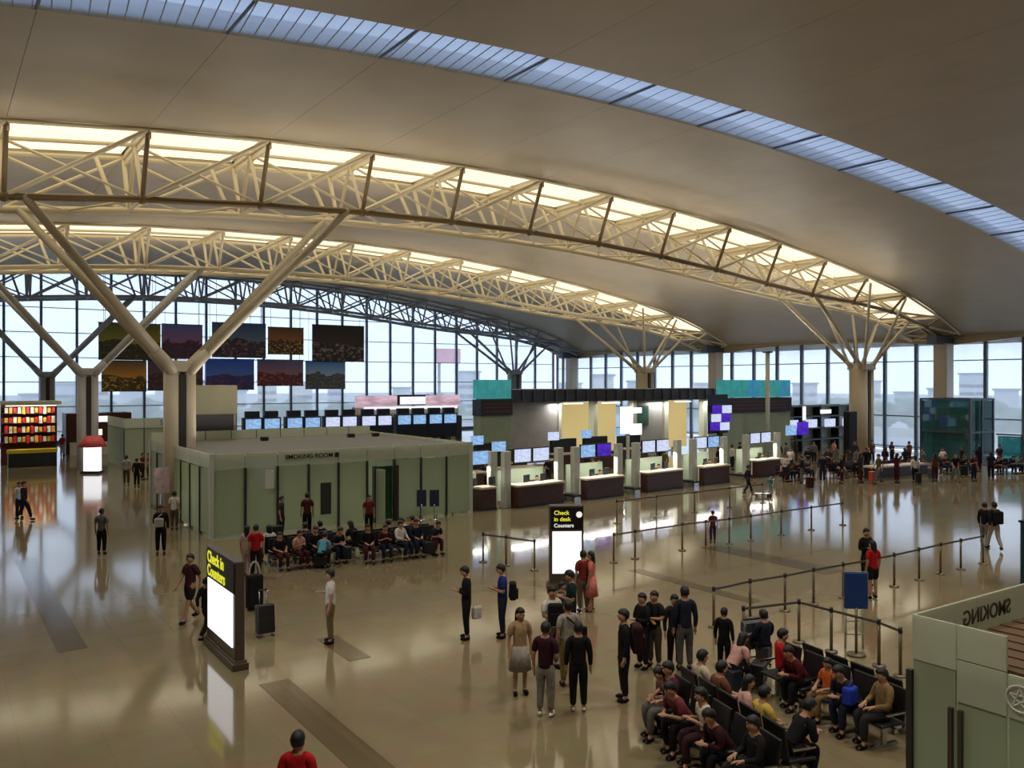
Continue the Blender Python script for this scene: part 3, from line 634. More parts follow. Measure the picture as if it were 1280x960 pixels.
# far left shop
t = thing('souvenir_stall', 'colourful red and gold souvenir stall with a yellow counter at the left edge', 'stall', (5.9, 70.5, 0))
box('counter', (0, -1.4, .5), (3.0, .8, 1.0), M['dark'], t, bev=.03); bar('counter_top', (0, -1.4, 1.1), (3.1, .9, .25), mat('yellow_top', (200, 180, 40), .5), t)
bar('back_wall', (0, .9, 2.2), (3.6, .15, 4.4), mat('stall_red', (96, 40, 28), .6), t)
for z in (1.6, 2.3, 3.0, 3.7): bar('shelf', (0, .5, z), (3.4, .6, .06), M['brown'], t)
for gi, gc in enumerate(((214, 160, 60), (186, 40, 32), (206, 196, 184))):
    bm = bmesh.new()
    for z in (1.65, 2.35, 3.05, 3.75):
        for q in range(12):
            if (q+int(z*7)) % 3 == gi: bbox(bm, (-1.5+q*.27, .12, z+.2), (.2, .2, random.uniform(.3, .58)))
    gd = done('goods', bm, mat('goods', gc, .5, 0, .4, 3), t); gd['kind'] = 'stuff'
box('goods_lamp', (0, -.7, 4.3), (3.2, .12, .08), M['strip'], t); area('stall_lamp', (5.9, 69.6, 4.25), (R(25), 0, 0), 3, .3, 90, (1, .93, .8))
box('canopy', (0, .2, 4.5), (3.8, 2.2, .25), M['panel'], t, bev=.03)
t = thing('wall_kiosk', 'dim brown shop unit between the two far left columns', 'shop', (11.6, 79.5, 0)); box('body', (0, 0, 1.7), (5, 2.5, 3.4), M['brown'], t, bev=.03); bar('lit_sign', (0, -1.3, 2.9), (1.4, .06, .5), M['white_sign'], t); bar('lit_sign', (-.3, -1.3, 1.8), (1.0, .06, .5), M['strip'], t); bar('counter', (0, -1.6, .5), (4.5, .6, 1.0), M['panel'], t)
t = thing('column_poster', 'small white and pink poster board fixed beside the nearest column foot', 'poster', (8.2, 38.8, 0)); bar('stand', (0, 0, .6), (.08, .08, 1.2), M['chrome'], t); box('board', (0, 0, 1.75), (.62, .05, 1.1), mat('poster_pink', (200, 176, 180), .6, 0, .3, 4), t); box('foot', (0, 0, .03), (.5, .4, .06), M['chrome'], t)

# ------------------------------------------------------------------ queue barriers
def stanchion(u, v, lab, group, nxt=None):
    t = thing('queue_post', lab, 'barrier post', (u, v, 0), 0, group)
    tube('base', (0, 0, 0), (0, 0, .03), .14, M['brass'], t, 16); tube('post', (0, 0, .02), (0, 0, .94), .034, M['brass'], t, 10); tube('head', (0, 0, .88), (0, 0, .99), .042, M['dark'], t, 10)
    if nxt:
        d = Vector((nxt[0]-u, nxt[1]-v, 0)); o = bar('belt', (d.x/2, d.y/2, .92), (d.length, .012, .055), M['belt'], t); o.rotation_euler = (0, 0, math.atan2(d.y, d.x))
ORD = ['first', 'second', 'third', 'fourth', 'fifth', 'sixth', 'seventh', 'eighth', 'ninth', 'tenth', 'eleventh', 'twelfth', 'thirteenth', 'fourteenth', 'fifteenth', 'sixteenth', 'seventeenth', 'eighteenth', 'nineteenth', 'twentieth']
def line(pts, desc, group):
    for i, p in enumerate(pts):
        stanchion(p[0], p[1], 'bronze belt post, %s from the left %s' % (ORD[i], desc), group, pts[i+1] if i+1 < len(pts) else None)
line([(15.8, 14.35), (17.2, 14.4), (18.45, 14.3), (19.65, 14.3), (20.9, 14.25), (22.1, 14.2), (23.3, 14.2), (24.7, 14.25), (26.0, 14.3), (27.2, 14.3), (28.6, 14.3)], 'in the long line behind the person in red', 'posts of the long middle queue line')
line([(15.0, 12.75), (16.5, 12.4), (16.5, 11.55), (16.5, 10.4), (16.3, 9.8)], 'in the short line behind the seated group', 'posts of the short near queue line')
line([(18.7, 21.35), (19.7, 21.4), (22.05, 21.5), (23.2, 21.45), (24.4, 21.4), (25.6, 21.4), (27.5, 21.5), (29.4, 21.5), (31.5, 21.5)], 'in the far line right of the slim totem', 'posts of the far queue line')
line([(15.15, 23.85), (15.5, 23.0), (15.85, 21.9)], 'in the short line left of the slim totem', 'posts left of the slim totem')
line([(24.0, 27.2), (26.5, 27.4), (29.0, 27.5), (31.5, 27.6), (34.0, 27.7)], 'in the farthest line before the counters', 'posts of the farthest queue line')
t = thing('sign_stand', 'small blue sign board on a pole behind the seated group', 'sign', (16.75, 11.1, 0), R(-40)); tube('base', (0, 0, 0), (0, 0, .04), .2, M['brass'], t, 16); tube('pole', (0, 0, .03), (0, 0, 1.05), .03, M['brass'], t); box('board', (0, 0, 1.42), (.48, .05, .78), mat('sign_blue', (24, 62, 132), .4), t, bev=.01); bar('frame', (0, .03, 1.42), (.52, .02, .82), M['chrome'], t)
t = thing('rail_frame', 'pale two rail stand between the blue sign and the person in red', 'stand', (17.2, 11.45, 0), R(-34))  # two pale rails joined by rungs
for s in (-1, 1): tube('rail', (s*.2, 0, 0), (s*.17, 0, 1.5), .025, M['panel'], t)
for z in (.3, .6, .9, 1.2): bar('rung', (0, 0, z), (.38, .03, .04), M['panel'], t)
for i, (x, y) in enumerate(((527, 645), (543, 645))):
    u, v = fl(x, y+5)
    t = thing('sign_stand', ['left', 'right'][i]+' one of two dark blue boards on poles before the frosted glass room', 'sign', (u, v, 0), R(-20)); tube('base', (0, 0, 0), (0, 0, .04), .18, M['chrome'], t, 14); tube('pole', (0, 0, .03), (0, 0, .7), .03, M['chrome'], t); box('board', (0, 0, .95), (.42, .04, .72), mat('sign_navy', (28, 40, 72), .4), t, bev=.01)

# ------------------------------------------------------------------ people: skeletons grown with Skin + Subdivision, shared per pose
def skeleton(pose):
    J = dict(pel=(0, 0, .93), sp=(0, .0, 1.08), ch=(0, .0, 1.27), nb=(0, .015, 1.42), nk=(0, .0, 1.485), h0=(0, -.025, 1.55), h1=(0, -.02, 1.615), h2=(0, -.005, 1.675))
    for s, n in ((1, 'L'), (-1, 'R')):
        J['sh'+n] = (s*.175, .01, 1.375); J['el'+n] = (s*.225, .035, 1.10); J['wr'+n] = (s*.235, -.03, .86)
        J['hp'+n] = (s*.09, 0, .88); J['kn'+n] = (s*.10, -.015, .49); J['an'+n] = (s*.105, .02, .085); J['to'+n] = (s*.12, -.12, .035)
    if pose == 'phone':
        for s, n in ((1, 'L'), (-1, 'R')): J['el'+n] = (s*.225, .03, 1.10); J['wr'+n] = (s*.075, -.20, 1.16)
        J['h0'] = (0, -.045, 1.545); J['h1'] = (0, -.05, 1.61); J['h2'] = (0, -.04, 1.67)
    if pose == 'folded':
        for s, n in ((1, 'L'), (-1, 'R')): J['el'+n] = (s*.235, -.03, 1.13); J['wr'+n] = (-s*.02, -.2-.03*s, 1.12+.03*s)
    if pose == 'onehand':
        J['elR'] = (-.225, .03, 1.10); J['wrR'] = (-.08, -.20, 1.18)
    if pose == 'walk':
        J['knL'] = (.095, -.16, .51); J['anL'] = (.10, -.27, .10); J['toL'] = (.11, -.41, .06)
        J['knR'] = (-.095, .05, .48); J['anR'] = (-.10, .30, .15); J['toR'] = (-.11, .19, .04)
        J['elL'] = (.225, .13, 1.12); J['wrL'] = (.22, .10, .88); J['elR'] = (-.225, -.06, 1.12); J['wrR'] = (-.21, -.24, .93)
    if pose in ('sit', 'sitlean', 'sitphone'):
        ly = {'sit': .02, 'sitlean': -.30, 'sitphone': -.08}[pose]
        def tor(z, f): return (0, ly*f, z)
        dz = -.43-(.06 if pose == 'sitlean' else 0)
        J['pel'] = (0, 0, .53); J['sp'] = tor(1.11-.43, .3); J['ch'] = tor(1.27+dz, .7); J['nb'] = tor(1.42+dz, 1.0)
        hf = 1.15 if pose == 'sitlean' else 1.05
        J['nk'] = (0, ly*1.05-.02, 1.485+dz); J['h0'] = (0, ly*hf-.05, 1.545+dz); J['h1'] = (0, ly*hf-.06, 1.605+dz); J['h2'] = (0, ly*hf-.05, 1.665+dz)
        for s, n in ((1, 'L'), (-1, 'R')):
            J['sh'+n] = (s*.175, ly, 1.375+dz)
            if pose == 'sit': J['el'+n] = (s*.23, -.06, .72); J['wr'+n] = (s*.12, -.26, .68)
            elif pose == 'sitlean': J['el'+n] = (s*.22, -.30, .66); J['wr'+n] = (s*.06, -.48, .70)
            else: J['el'+n] = (s*.22, -.08, .70); J['wr'+n] = (s*.07, -.30, .80)
            J['hp'+n] = (s*.09, -.02, .53); J['kn'+n] = (s*.12, -.43, .52); J['an'+n] = (s*.12, -.42+(.1 if n == 'R' else 0), .085); J['to'+n] = (s*.13, -.57+(.1 if n == 'R' else 0), .035)
    return {k: Vector(v) for k, v in J.items()}

def grow(name, P, E_, rad, root):
    me = bpy.data.meshes.new(name); keys = list(P); ix = {k: i for i, k in enumerate(keys)}
    me.from_pydata([P[k] for k in keys], [(ix[a], ix[b]) for a, b in E_], [])
    o = bpy.data.objects.new(name, me); C.objects.link(o)
    sk = o.modifiers.new('Skin', 'SKIN'); sk.use_smooth_shade = True
    sv = me.skin_vertices[0].data if me.skin_vertices else None
    for k in keys:
        r = rad[k]; sv[ix[k]].radius = r if isinstance(r, tuple) else (r, r)
    for k in keys: sv[ix[k]].use_root = (k == root)
    sb = o.modifiers.new('Sub', 'SUBSURF'); sb.levels = 1; sb.render_levels = 1
    return o
def body_rig(pose):
    J = skeleton(pose); P = dict(J); E_ = [('pel', 'sp'), ('sp', 'ch'), ('ch', 'nb'), ('nb', 'nk'), ('nk', 'h0'), ('h0', 'h1'), ('h1', 'h2')]
    rad = dict(pel=(.14, .11), sp=(.125, .095), ch=(.15, .105), nb=(.075, .065), nk=.052, h0=(.070, .080), h1=(.082, .100), h2=(.060, .075))
    P['nose'] = J['h0']+Vector((0, -.105, .02)); E_.append(('h0', 'nose')); rad['nose'] = .014
    for n, s in (('L', 1), ('R', -1)):
        P['ear'+n] = J['h0']+Vector((s*.085, .005, .03)); E_.append(('h0', 'ear'+n)); rad['ear'+n] = (.012, .024)
        E_ += [('nb', 'sh'+n), ('sh'+n, 'el'+n), ('el'+n, 'wr'+n), ('pel', 'hp'+n), ('hp'+n, 'kn'+n), ('kn'+n, 'an'+n), ('an'+n, 'to'+n)]
        rad.update({'sh'+n: .062, 'el'+n: .042, 'wr'+n: .028, 'hp'+n: .10, 'kn'+n: .06, 'an'+n: .042, 'to'+n: (.04, .03)})
        d = (J['wr'+n]-J['el'+n]).normalized(); sd = d.cross(Vector((0, 0, 1)) if abs(d.z) < .7 else Vector((1, 0, 0))).normalized(); up = d.cross(sd)
        P['pa'+n] = J['wr'+n]+d*.075; rad['pa'+n] = (.036, .018); E_.append(('wr'+n, 'pa'+n))
        for i, ln in enumerate((.066, .078, .072, .056)):
            a = P['pa'+n]+d*.03+sd*(i-1.5)*.021; P['fa%d' % i+n] = a; P['fb%d' % i+n] = a+d*ln*.55+up*.008; P['fc%d' % i+n] = a+d*ln*.85+up*.028
            E_ += [('pa'+n, 'fa%d' % i+n), ('fa%d' % i+n, 'fb%d' % i+n), ('fb%d' % i+n, 'fc%d' % i+n)]
            rad.update({'fa%d' % i+n: .0095, 'fb%d' % i+n: .009, 'fc%d' % i+n: .0075})
        P['th'+n] = J['wr'+n]+d*.05-sd*.045+up*.01; P['tj'+n] = P['th'+n]+d*.04-sd*.008+up*.012; E_ += [('wr'+n, 'th'+n), ('th'+n, 'tj'+n)]; rad['th'+n] = .012; rad['tj'+n] = .0095
    return grow('body_'+pose, P, E_, rad, 'pel')
def shirt_rig(pose, long_):
    J = skeleton(pose); P = {k: J[k] for k in ('pel', 'sp', 'ch', 'nb')}; E_ = [('pel', 'sp'), ('sp', 'ch'), ('ch', 'nb')]
    if 'sit' not in pose: P = {'hem': J['pel']-Vector((0, 0, .09)), 'sp': J['sp'], 'ch': J['ch'], 'nb': J['nb']}; E_ = [('hem', 'sp'), ('sp', 'ch'), ('ch', 'nb')]
    up = (J['nb']-J['ch']).normalized(); P['nb'] = J['nb']+up*.012
    rad = dict(hem=(.178, .145), pel=(.172, .138), sp=(.158, .122), ch=(.178, .128), nb=(.085, .078))
    for n in 'LR':
        P['sh'+n] = J['sh'+n]; P['el'+n] = J['el'+n] if long_ else J['sh'+n].lerp(J['el'+n], .8); E_ += [('nb', 'sh'+n), ('sh'+n, 'el'+n)]
        rad['sh'+n] = .079; rad['el'+n] = .058 if long_ else .066
        if long_: P['wr'+n] = J['el'+n].lerp(J['wr'+n], .93); E_.append(('el'+n, 'wr'+n)); rad['wr'+n] = .042
    return grow('shirt_%s_%d' % (pose, long_), P, E_, rad, 'sp')
def legs_rig(pose, long_):
    J = skeleton(pose); P = {'wai': J['pel'].lerp(J['sp'], .7), 'pel': J['pel']+Vector((0, 0, .0))}; E_ = [('wai', 'pel')]; rad = dict(pel=(.158, .128), wai=(.145, .112))
    for n in 'LR':
        P['hp'+n] = J['hp'+n]-Vector((0, 0, .03 if 'sit' not in pose else 0)); P['kn'+n] = J['kn'+n] if long_ else J['hp'+n].lerp(J['kn'+n], .88); E_ += [('pel', 'hp'+n), ('hp'+n, 'kn'+n)]
        rad['hp'+n] = .118; rad['kn'+n] = .082 if long_ else .098
        if long_: P['an'+n] = J['kn'+n].lerp(J['an'+n], .93); E_.append(('kn'+n, 'an'+n)); rad['an'+n] = .064
    return grow('trousers_%s_%d' % (pose, long_), P, E_, rad, 'pel')
POSES = ['stand', 'phone', 'folded', 'onehand', 'walk', 'sit', 'sitlean', 'sitphone']
rigs = {}
for p in POSES:
    rigs[('body', p, 0)] = body_rig(p)
    for l in (0, 1): rigs[('shirt', p, l)] = shirt_rig(p, l); rigs[('trousers', p, l)] = legs_rig(p, l)
dg = bpy.context.evaluated_depsgraph_get(); dg.update()
MESH = {}
for k, o in rigs.items():
    me = bpy.data.meshes.new_from_object(o.evaluated_get(dg)); me.materials.clear(); me.materials.append(M['skin'])
    for q in me.polygons: q.use_smooth = True
    MESH[k] = me
for o in rigs.values(): bpy.data.objects.remove(o)
def mk(bm, name, smooth=True):
    me = bpy.data.meshes.new(name); bm.normal_update(); bm.to_mesh(me); bm.free(); me.materials.append(M['hair'])
    if smooth:
        for q in me.polygons: q.use_smooth = True
    return me
def hair_mesh(long_):
    bm = bmesh.new(); bmesh.ops.create_uvsphere(bm, u_segments=14, v_segments=10, radius=1)
    kill = [f for f in bm.faces if (lambda c: (c.z < .42 and c.y < -.18) or c.z < -.55 or (c.z < -.1 and c.y < .1))(f.calc_center_median())]
    bmesh.ops.delete(bm, geom=kill, context='FACES')
    for v in bm.verts:
        v.co = Vector((v.co.x*.098, v.co.y*.118, v.co.z*.118))
        if long_ and v.co.z < 0 and v.co.y > 0: v.co.z *= 4.2; v.co.y += .02; v.co.x *= 1.1
        v.co += v.co.normalized()*random.uniform(-.004, .004)
    bmesh.ops.solidify(bm, geom=bm.faces[:], thickness=.012)
    return mk(bm, 'hair')
HAIR = {0: hair_mesh(0), 1: hair_mesh(1)}
bm = bmesh.new(); bmesh.ops.create_uvsphere(bm, u_segments=10, v_segments=7, radius=1)
for v in bm.verts: v.co = Vector((v.co.x*.043, v.co.y*.122-.05, max(-.05, v.co.z*.05)+.05))
SHOE = mk(bm, 'shoe')
bm = bmesh.new()
for s in (-1, 1): bmesh.ops.create_icosphere(bm, subdivisions=1, radius=.011, matrix=Matrix.Translation((s*.03, -.088, 0)))
EYES = mk(bm, 'eyes')
def skirt_mesh(z0, z1, r0, r1):
    bm = bmesh.new(); bmesh.ops.create_cone(bm, cap_ends=True, segments=16, radius1=r1, radius2=r0, depth=z0-z1, matrix=Matrix.Translation((0, 0, (z0+z1)/2)))
    bmesh.ops.scale(bm, vec=(1, .82, 1), verts=bm.verts); return mk(bm, 'skirt')
SKIRT = {'skirt': skirt_mesh(.98, .50, .165, .24), 'dress': skirt_mesh(1.02, .45, .165, .25)}

def ob(name, me, m, parent, loc=(0, 0, 0), rot=(0, 0, 0)):
    o = bpy.data.objects.new(name, me); C.objects.link(o); o.parent = parent; o.location = loc; o.rotation_euler = rot
    if m: o.material_slots[0].link = 'OBJECT'; o.material_slots[0].material = m
    return o
BLK = (24, 22, 26); NAVY = (30, 34, 52); GREY = (104, 104, 104); WHITE = (205, 200, 192); MAR = (70, 26, 34); RED = (176, 26, 30); KHA = (112, 96, 66); TAN = (168, 138, 104)
def person(u, v, face, pose, label, top, legs, h=1.68, sleeve=0, shorts=0, hair=0, shoes=BLK, skirt=None, group=None, detail=True, z=0., haircol=None):
    s = h/1.715
    b = bpy.data.objects.new('person', MESH[('body', pose, 0)]); C.objects.link(b)
    b.location = (u, v, z); b.rotation_euler = (0, 0, R(face)-TH); b.scale = (s, s, s); tag(b, label, 'person', group)
    J = skeleton(pose)
    ob('shirt', MESH[('shirt', pose, sleeve)], cloth(top), b)
    if skirt: ob('skirt', SKIRT[skirt], cloth(legs), b)
    else: ob('trousers', MESH[('trousers', pose, 0 if shorts else 1)], cloth(legs), b)
    tilt = .0 if pose not in ('sitlean', 'phone') else .25
    ob('hair', HAIR[hair], mat('hair_tint', haircol, .6) if haircol else M['hair'], b, J['h1']+Vector((0, .012, .005)), (tilt, 0, 0))
    if detail: ob('eyes', EYES, M['eye'], b, J['h0']+Vector((0, -.002, .045)))
    for n in 'LR':
        d = J['to'+n]-J['an'+n]; a = J['an'+n]
        ob('shoe', SHOE, cloth(shoes), b, (a.x, a.y, max(0, a.z-.085)), (0, 0, math.atan2(d.x, -d.y)))
    return b
def at(x, y): return fl(x, y)
def backpack(u, v, z, face, col, lab, s=1.0, dist=.2):
    # worn on a back: face is the wearer's direction
    a = R(face)-TH; bx_, by_ = u-math.sin(a)*dist, v+math.cos(a)*dist
    t = thing('backpack', lab, 'backpack', (bx_, by_, z), a)
    box('body', (0, 0, 0), (.32*s, .18*s, .46*s), cloth(col), t, bev=.05*s); box('pocket', (0, .11*s, -.07*s), (.24*s, .06*s, .24*s), cloth(col), t, bev=.02*s)
    for q in (-1, 1): tube('strap', (q*.11*s, -.08*s, .2*s), (q*.10*s, -.1*s, -.15*s), .018*s, cloth(col), t, 6)
    return t
def suitcase(u, v, face, col, lab, h=.66, handle=True, tilt=0.):
    t = thing('suitcase', lab, 'suitcase', (u, v, 0), R(face)-TH); t.rotation_euler.x = tilt
    box('shell', (0, 0, h/2+.05), (.42, .26, h-.08), mat('suitcase_shell', col, .4, 0, .1, 5), t, bev=.035)
    for z in (.25, .5, .75): bar('ridge', (0, -.132, .05+h*z), (.36, .012, .02), M['dark'], t)
    for sx in (-1, 1):
        for sy in (-1, 1): tube('wheel', (sx*.17-.012, sy*.09, .025), (sx*.17+.012, sy*.09, .025), .025, M['black'], t, 10)
    if handle:
        for sx in (-1, 1): tube('handle_rod', (sx*.09, .1, h), (sx*.09, .1, h+.34), .01, M['chrome'], t, 6)
        tube('handle_grip', (-.1, .1, h+.34), (.1, .1, h+.34), .018, M['dark'], t, 8)
    return t
# --- standing travellers (photograph foot point, direction relative to the camera: 0 faces us, 90 screen right, 180 away, 270 screen left)
def pp(x, y, face, pose, label, top, legs, **k):
    u, v = fl(x, y); return person(u, v, face, pose, label, top, legs, **k), u, v
pp(127, 693, 180, 'stand', 'man in grey shirt and black trousers seen from behind on the pale floor left', (96, 98, 96), BLK, h=1.6)
_, u, v = pp(201, 693, 20, 'onehand', 'dark dressed person carrying a pale bag near the nearest column foot', BLK, BLK, h=1.72, sleeve=1)
t = thing('tote_bag', 'pale bag at the chest of the dark dressed person by the column', 'bag', (u-.12, v-.28, 1.15), R(20)-TH); box('body', (0, 0, 0), (.3, .1, .3), cloth((190, 186, 180)), t, bev=.03); tube('strap', (-.1, 0, .14), (.1, 0, .3), .012, cloth((190, 186, 180)), t, 6)
pp(218, 662, 180, 'stand', 'person in white top standing close to the nearest column', WHITE, (90, 76, 66), h=1.55)
pp(30, 651, 90, 'walk', 'person in dark jacket walking at the left edge before the stall', NAVY, NAVY, h=1.7, sleeve=1)
pp(24, 648, 60, 'stand', 'person in pale shirt behind the dark jacketed walker at the left edge', (190, 190, 196), NAVY, h=1.6)
pp(158, 607, 200, 'stand', 'person in pale grey top before the far glass room, left of a group', (150, 150, 156), (70, 66, 50), h=1.75)
pp(171, 609, 180, 'stand', 'black dressed person before the far glass room, front of a group', BLK, BLK, h=1.65, sleeve=1)
pp(178, 600, 90, 'folded', 'person in maroon before the far glass room', MAR, BLK, h=1.65)
pp(186, 599, 270, 'stand', 'person in dark red at the right end of the group before the far glass room', (110, 34, 40), MAR, h=1.6)
pp(64, 569, 0, 'stand', 'tiny dark person between the two far left columns', (60, 40, 40), BLK, h=1.75)
pp(78, 570, 180, 'stand', 'tiny person in red between the two far left columns', (150, 30, 36), (140, 130, 120), h=1.75)
pp(238, 777, 330, 'walk', 'bald man in maroon shirt and dark shorts walking behind the nearest totem', (66, 36, 38), (34, 28, 30), h=1.7, shorts=1, haircol=(60, 44, 38))
pp(258, 800, 150, 'walk', 'person in black mostly hidden behind the nearest totem', BLK, BLK, h=1.45, sleeve=1)
pp(320, 722, 190, 'stand', 'man in bright red shirt and dark trousers beside the nearest totem', RED, (36, 24, 28), h=1.62)
pp(309, 720, 170, 'stand', 'woman in pale pink top left of the man in red by the totem', (196, 168, 160), (176, 150, 146), h=1.55, hair=1)
u, v = fl(318, 762)
t = thing('travel_bag', 'black upright travel bag with a pale loop handle right of the nearest totem', 'bag', (u, v, 0), 0)
box('body', (0, 0, .48), (.42, .3, .9), cloth(BLK), t, bev=.06); bm = bmesh.new()
for k in range(14):
    a, b = math.pi*k/13*1.0, math.pi*(k+1)/13
    if k < 13: btube(bm, (.14*math.cos(a), 0, .92+.34*math.sin(a)), (.14*math.cos(b), 0, .92+.34*math.sin(b)), .025, 6)
done('loop_handle', bm, cloth((180, 172, 166)), t)
u, v = fl(332, 796); suitcase(u, v, 30, (22, 18, 20), 'black rolling suitcase with raised handle right of the nearest totem', .74, True, -.15)
pp(413, 804, 280, 'onehand', 'man in white shirt and khaki trousers standing alone mid floor', (206, 200, 192), KHA, h=1.69)
pp(583, 799, 275, 'phone', 'tall person in black long top, leftmost of the standing group, holding a white bag', BLK, BLK, h=1.7, sleeve=1)
u, v = fl(590, 795); t = thing('plastic_bag', 'white plastic bag hanging beside the black dressed leftmost traveller', 'bag', (u+.1, v-.05, .55), 0); box('body', (0, 0, 0), (.26, .12, .3), cloth((214, 208, 206)), t, bev=.05); tube('handle', (0, 0, .14), (0, 0, .3), .012, cloth((214, 208, 206)), t, 6)
pp(628, 797, 270, 'phone', 'man in bright blue shirt facing left with a phone', (36, 46, 120), NAVY, h=1.72); u, v = fl(629, 797); backpack(u, v, 1.1, 270, BLK, 'black backpack on the man in the bright blue shirt', .9, .23)
pp(650, 868, 20, 'stand', 'woman in tan top, pale skirt and black boots, front left of the standing group', TAN, (150, 142, 132), h=1.66, skirt='skirt', hair=1)
pp(682, 895, 160, 'onehand', 'person in maroon shirt, grey trousers and white shoes, front of the standing group', (52, 22, 32), (128, 122, 112), h=1.68, shoes=(225, 222, 214))
pp(723, 889, 180, 'stand', 'person all in black with pale shoes seen from behind, front of the standing group', BLK, BLK, h=1.62, sleeve=1, shoes=(190, 180, 164))
_, u, v = pp(710, 857, 200, 'onehand', 'person in pale grey shirt and olive trousers behind the black dressed one', (160, 154, 140), (110, 96, 50), h=1.68)
t = thing('sling_bag', 'black sling bag across the back of the person in the pale grey shirt', 'bag', (u-.0, v-.22, 1.2), -TH); box('body', (.12, 0, -.08), (.24, .1, .2), cloth(BLK), t, bev=.03); tube('strap', (-.16, .02, .2), (.14, .02, -.05), .02, cloth(BLK), t, 6)
_, u, v = pp(690, 836, 30, 'folded', 'person in white top wearing a round black backpack, left middle of the group', (206, 202, 192), GREY, h=1.72); backpack(u-.12, v-.28, 1.22, 180, BLK, 'round black backpack carried before the white top in the group', 1.0, .02)
pp(714, 812, 270, 'phone', 'dark green dressed person silhouetted against the slim totem screen', (20, 40, 40), BLK, h=1.78)
pp(702, 800, 90, 'folded', 'dark haired person stooping low beside the silhouetted one', (60, 52, 50), BLK, h=1.35, sleeve=1)
pp(729, 765, 200, 'stand', 'person in dark red right of the slim totem', (120, 44, 40), (96, 80, 66), h=1.6)
pp(739, 764, 250, 'stand', 'woman in pink dress right of the slim totem', (206, 120, 112), (206, 120, 112), h=1.56, skirt='dress', hair=1, shoes=(150, 100, 90))
_, u, v = pp(780, 876, 270, 'stand', 'man in black with a dark red backpack standing right of the first group', BLK, BLK, h=1.72, sleeve=1); backpack(u, v, 1.18, 270, (44, 24, 26), 'dark red brown backpack on the man in black', 1.15, .24)
pp(803, 836, 300, 'folded', 'person in black half hidden behind the one with folded arms', BLK, BLK, h=1.58, sleeve=1)
pp(818, 834, 320, 'folded', 'man in black with folded arms and grey trousers in the right standing group', (30, 28, 32), (74, 68, 58), h=1.6)
pp(843, 836, 10, 'stand', 'person in charcoal jacket, left of the tall pair in the right standing group', (40, 36, 40), BLK, h=1.55, sleeve=1)
pp(856, 838, 190, 'stand', 'tall person in navy jacket and grey trousers, right of the right standing group', (34, 38, 54), (84, 80, 78), h=1.74, sleeve=1)
u, v = fl(372, 1152); person(10.35*0.0+fl(372, 918, 1.62)[0], fl(372, 918, 1.62)[1], 180, 'stand', 'person in red shirt cut off at the bottom edge', RED, NAVY, h=1.65, sleeve=0)
pp(1091, 748, 200, 'stand', 'person in bright red shirt and black shorts by the queue belt', RED, BLK, h=1.6, shorts=1, hair=1)
pp(1083, 733, 20, 'onehand', 'person in black facing the one in the red shirt by the queue belt', BLK, BLK, h=1.7, sleeve=1)
pp(1231, 684, 120, 'stand', 'person in black at the right edge, left of a pair', BLK, (120, 116, 112), h=1.62, sleeve=1)
_, u, v = pp(1243, 688, 180, 'walk', 'person with black backpack, right of a pair at the right edge', BLK, (176, 170, 168), h=1.72, sleeve=1); backpack(u, v, 1.2, 180, BLK, 'black backpack on the right person of the pair at the right edge', 1.0, .24)
pp(891, 678, 180, 'stand', 'child in dark red between the far queue posts', (96, 36, 44), (60, 40, 60), h=1.18)
pp(935, 618, 90, 'walk', 'traveller in navy pushing a green and blue trolley before the last counter', NAVY, NAVY, h=1.55, sleeve=1)
# --- baggage trolleys
def trolley(u, v, face, lab, col, load):
    t = thing('baggage_trolley', lab, 'trolley', (u, v, 0), R(face)-TH)
    for s in (-1, 1): tube('side_rail', (s*.26, .3, .14), (s*.26, -.45, .14), .02, M['chrome'], t, 8); tube('upright', (s*.26, .32, .14), (s*.26, .42, 1.02), .02, M['chrome'], t, 8)
    tube('handle', (-.3, .42, 1.02), (.3, .42, 1.02), .025, M['dark'], t, 8); bar('deck', (0, -.08, .17), (.5, .75, .03), M['chrome'], t)
    bar('basket', (0, .30, .82), (.46, .2, .2), mat('trolley_paint', col, .5), t); bar('back_plate', (0, .33, .5), (.44, .03, .3), mat('trolley_paint', col, .5), t)
    for x, y in ((-.22, .28), (.22, .28), (0, -.4)): tube('wheel', (x-.02, y, .06), (x+.02, y, .06), .06, M['black'], t, 10)
    return t
u, v = fl(930, 826); trolley(u, v, 200, 'chrome baggage trolley with black knobs behind the seated group', (70, 70, 76), 0)
u, v = fl(955, 621); trolley(u, v, 270, 'green and blue baggage trolley before the last counter', (50, 120, 110), 0)

# ------------------------------------------------------------------ benches
def bench(u, v, rz, n, lab, double=False):
    t = thing('bench', lab, 'bench', (u, v, 0), rz)
    # local: seats face -Y, row along X
    L = .6*n
    bar('beam', (0, 0, .34), (L, .08, .07), M['chrome'], t)
    for k in range(n):
        x = -L/2+.3+.6*k
        box('seat', (x, -.02, .42), (.52, .48, .05), M['seat'], t, bev=.02); box('backrest', (x, .27, .70), (.52, .05, .52), M['seat'], t, bev=.02, rx=-.18)
    for x in (-L/2+.25, L/2-.25):
        bar('leg', (x, 0, .17), (.06, .08, .34), M['chrome'], t); bar('foot', (x, 0, .025), (.07, .6, .05), M['chrome'], t)
    for k in range(n+1): bar('armrest', (-L/2+.6*k, 0, .62), (.04, .4, .03), M['chrome'], t)
    return t
def on(bench_o, k, n):
    # seat k of a bench -> hall position
    rz = bench_o.rotation_euler.z; x = -.3*n+.3+.6*k; y = .05
    return (bench_o.location.x+x*math.cos(rz)-y*math.sin(rz), bench_o.location.y+x*math.sin(rz)+y*math.cos(rz))
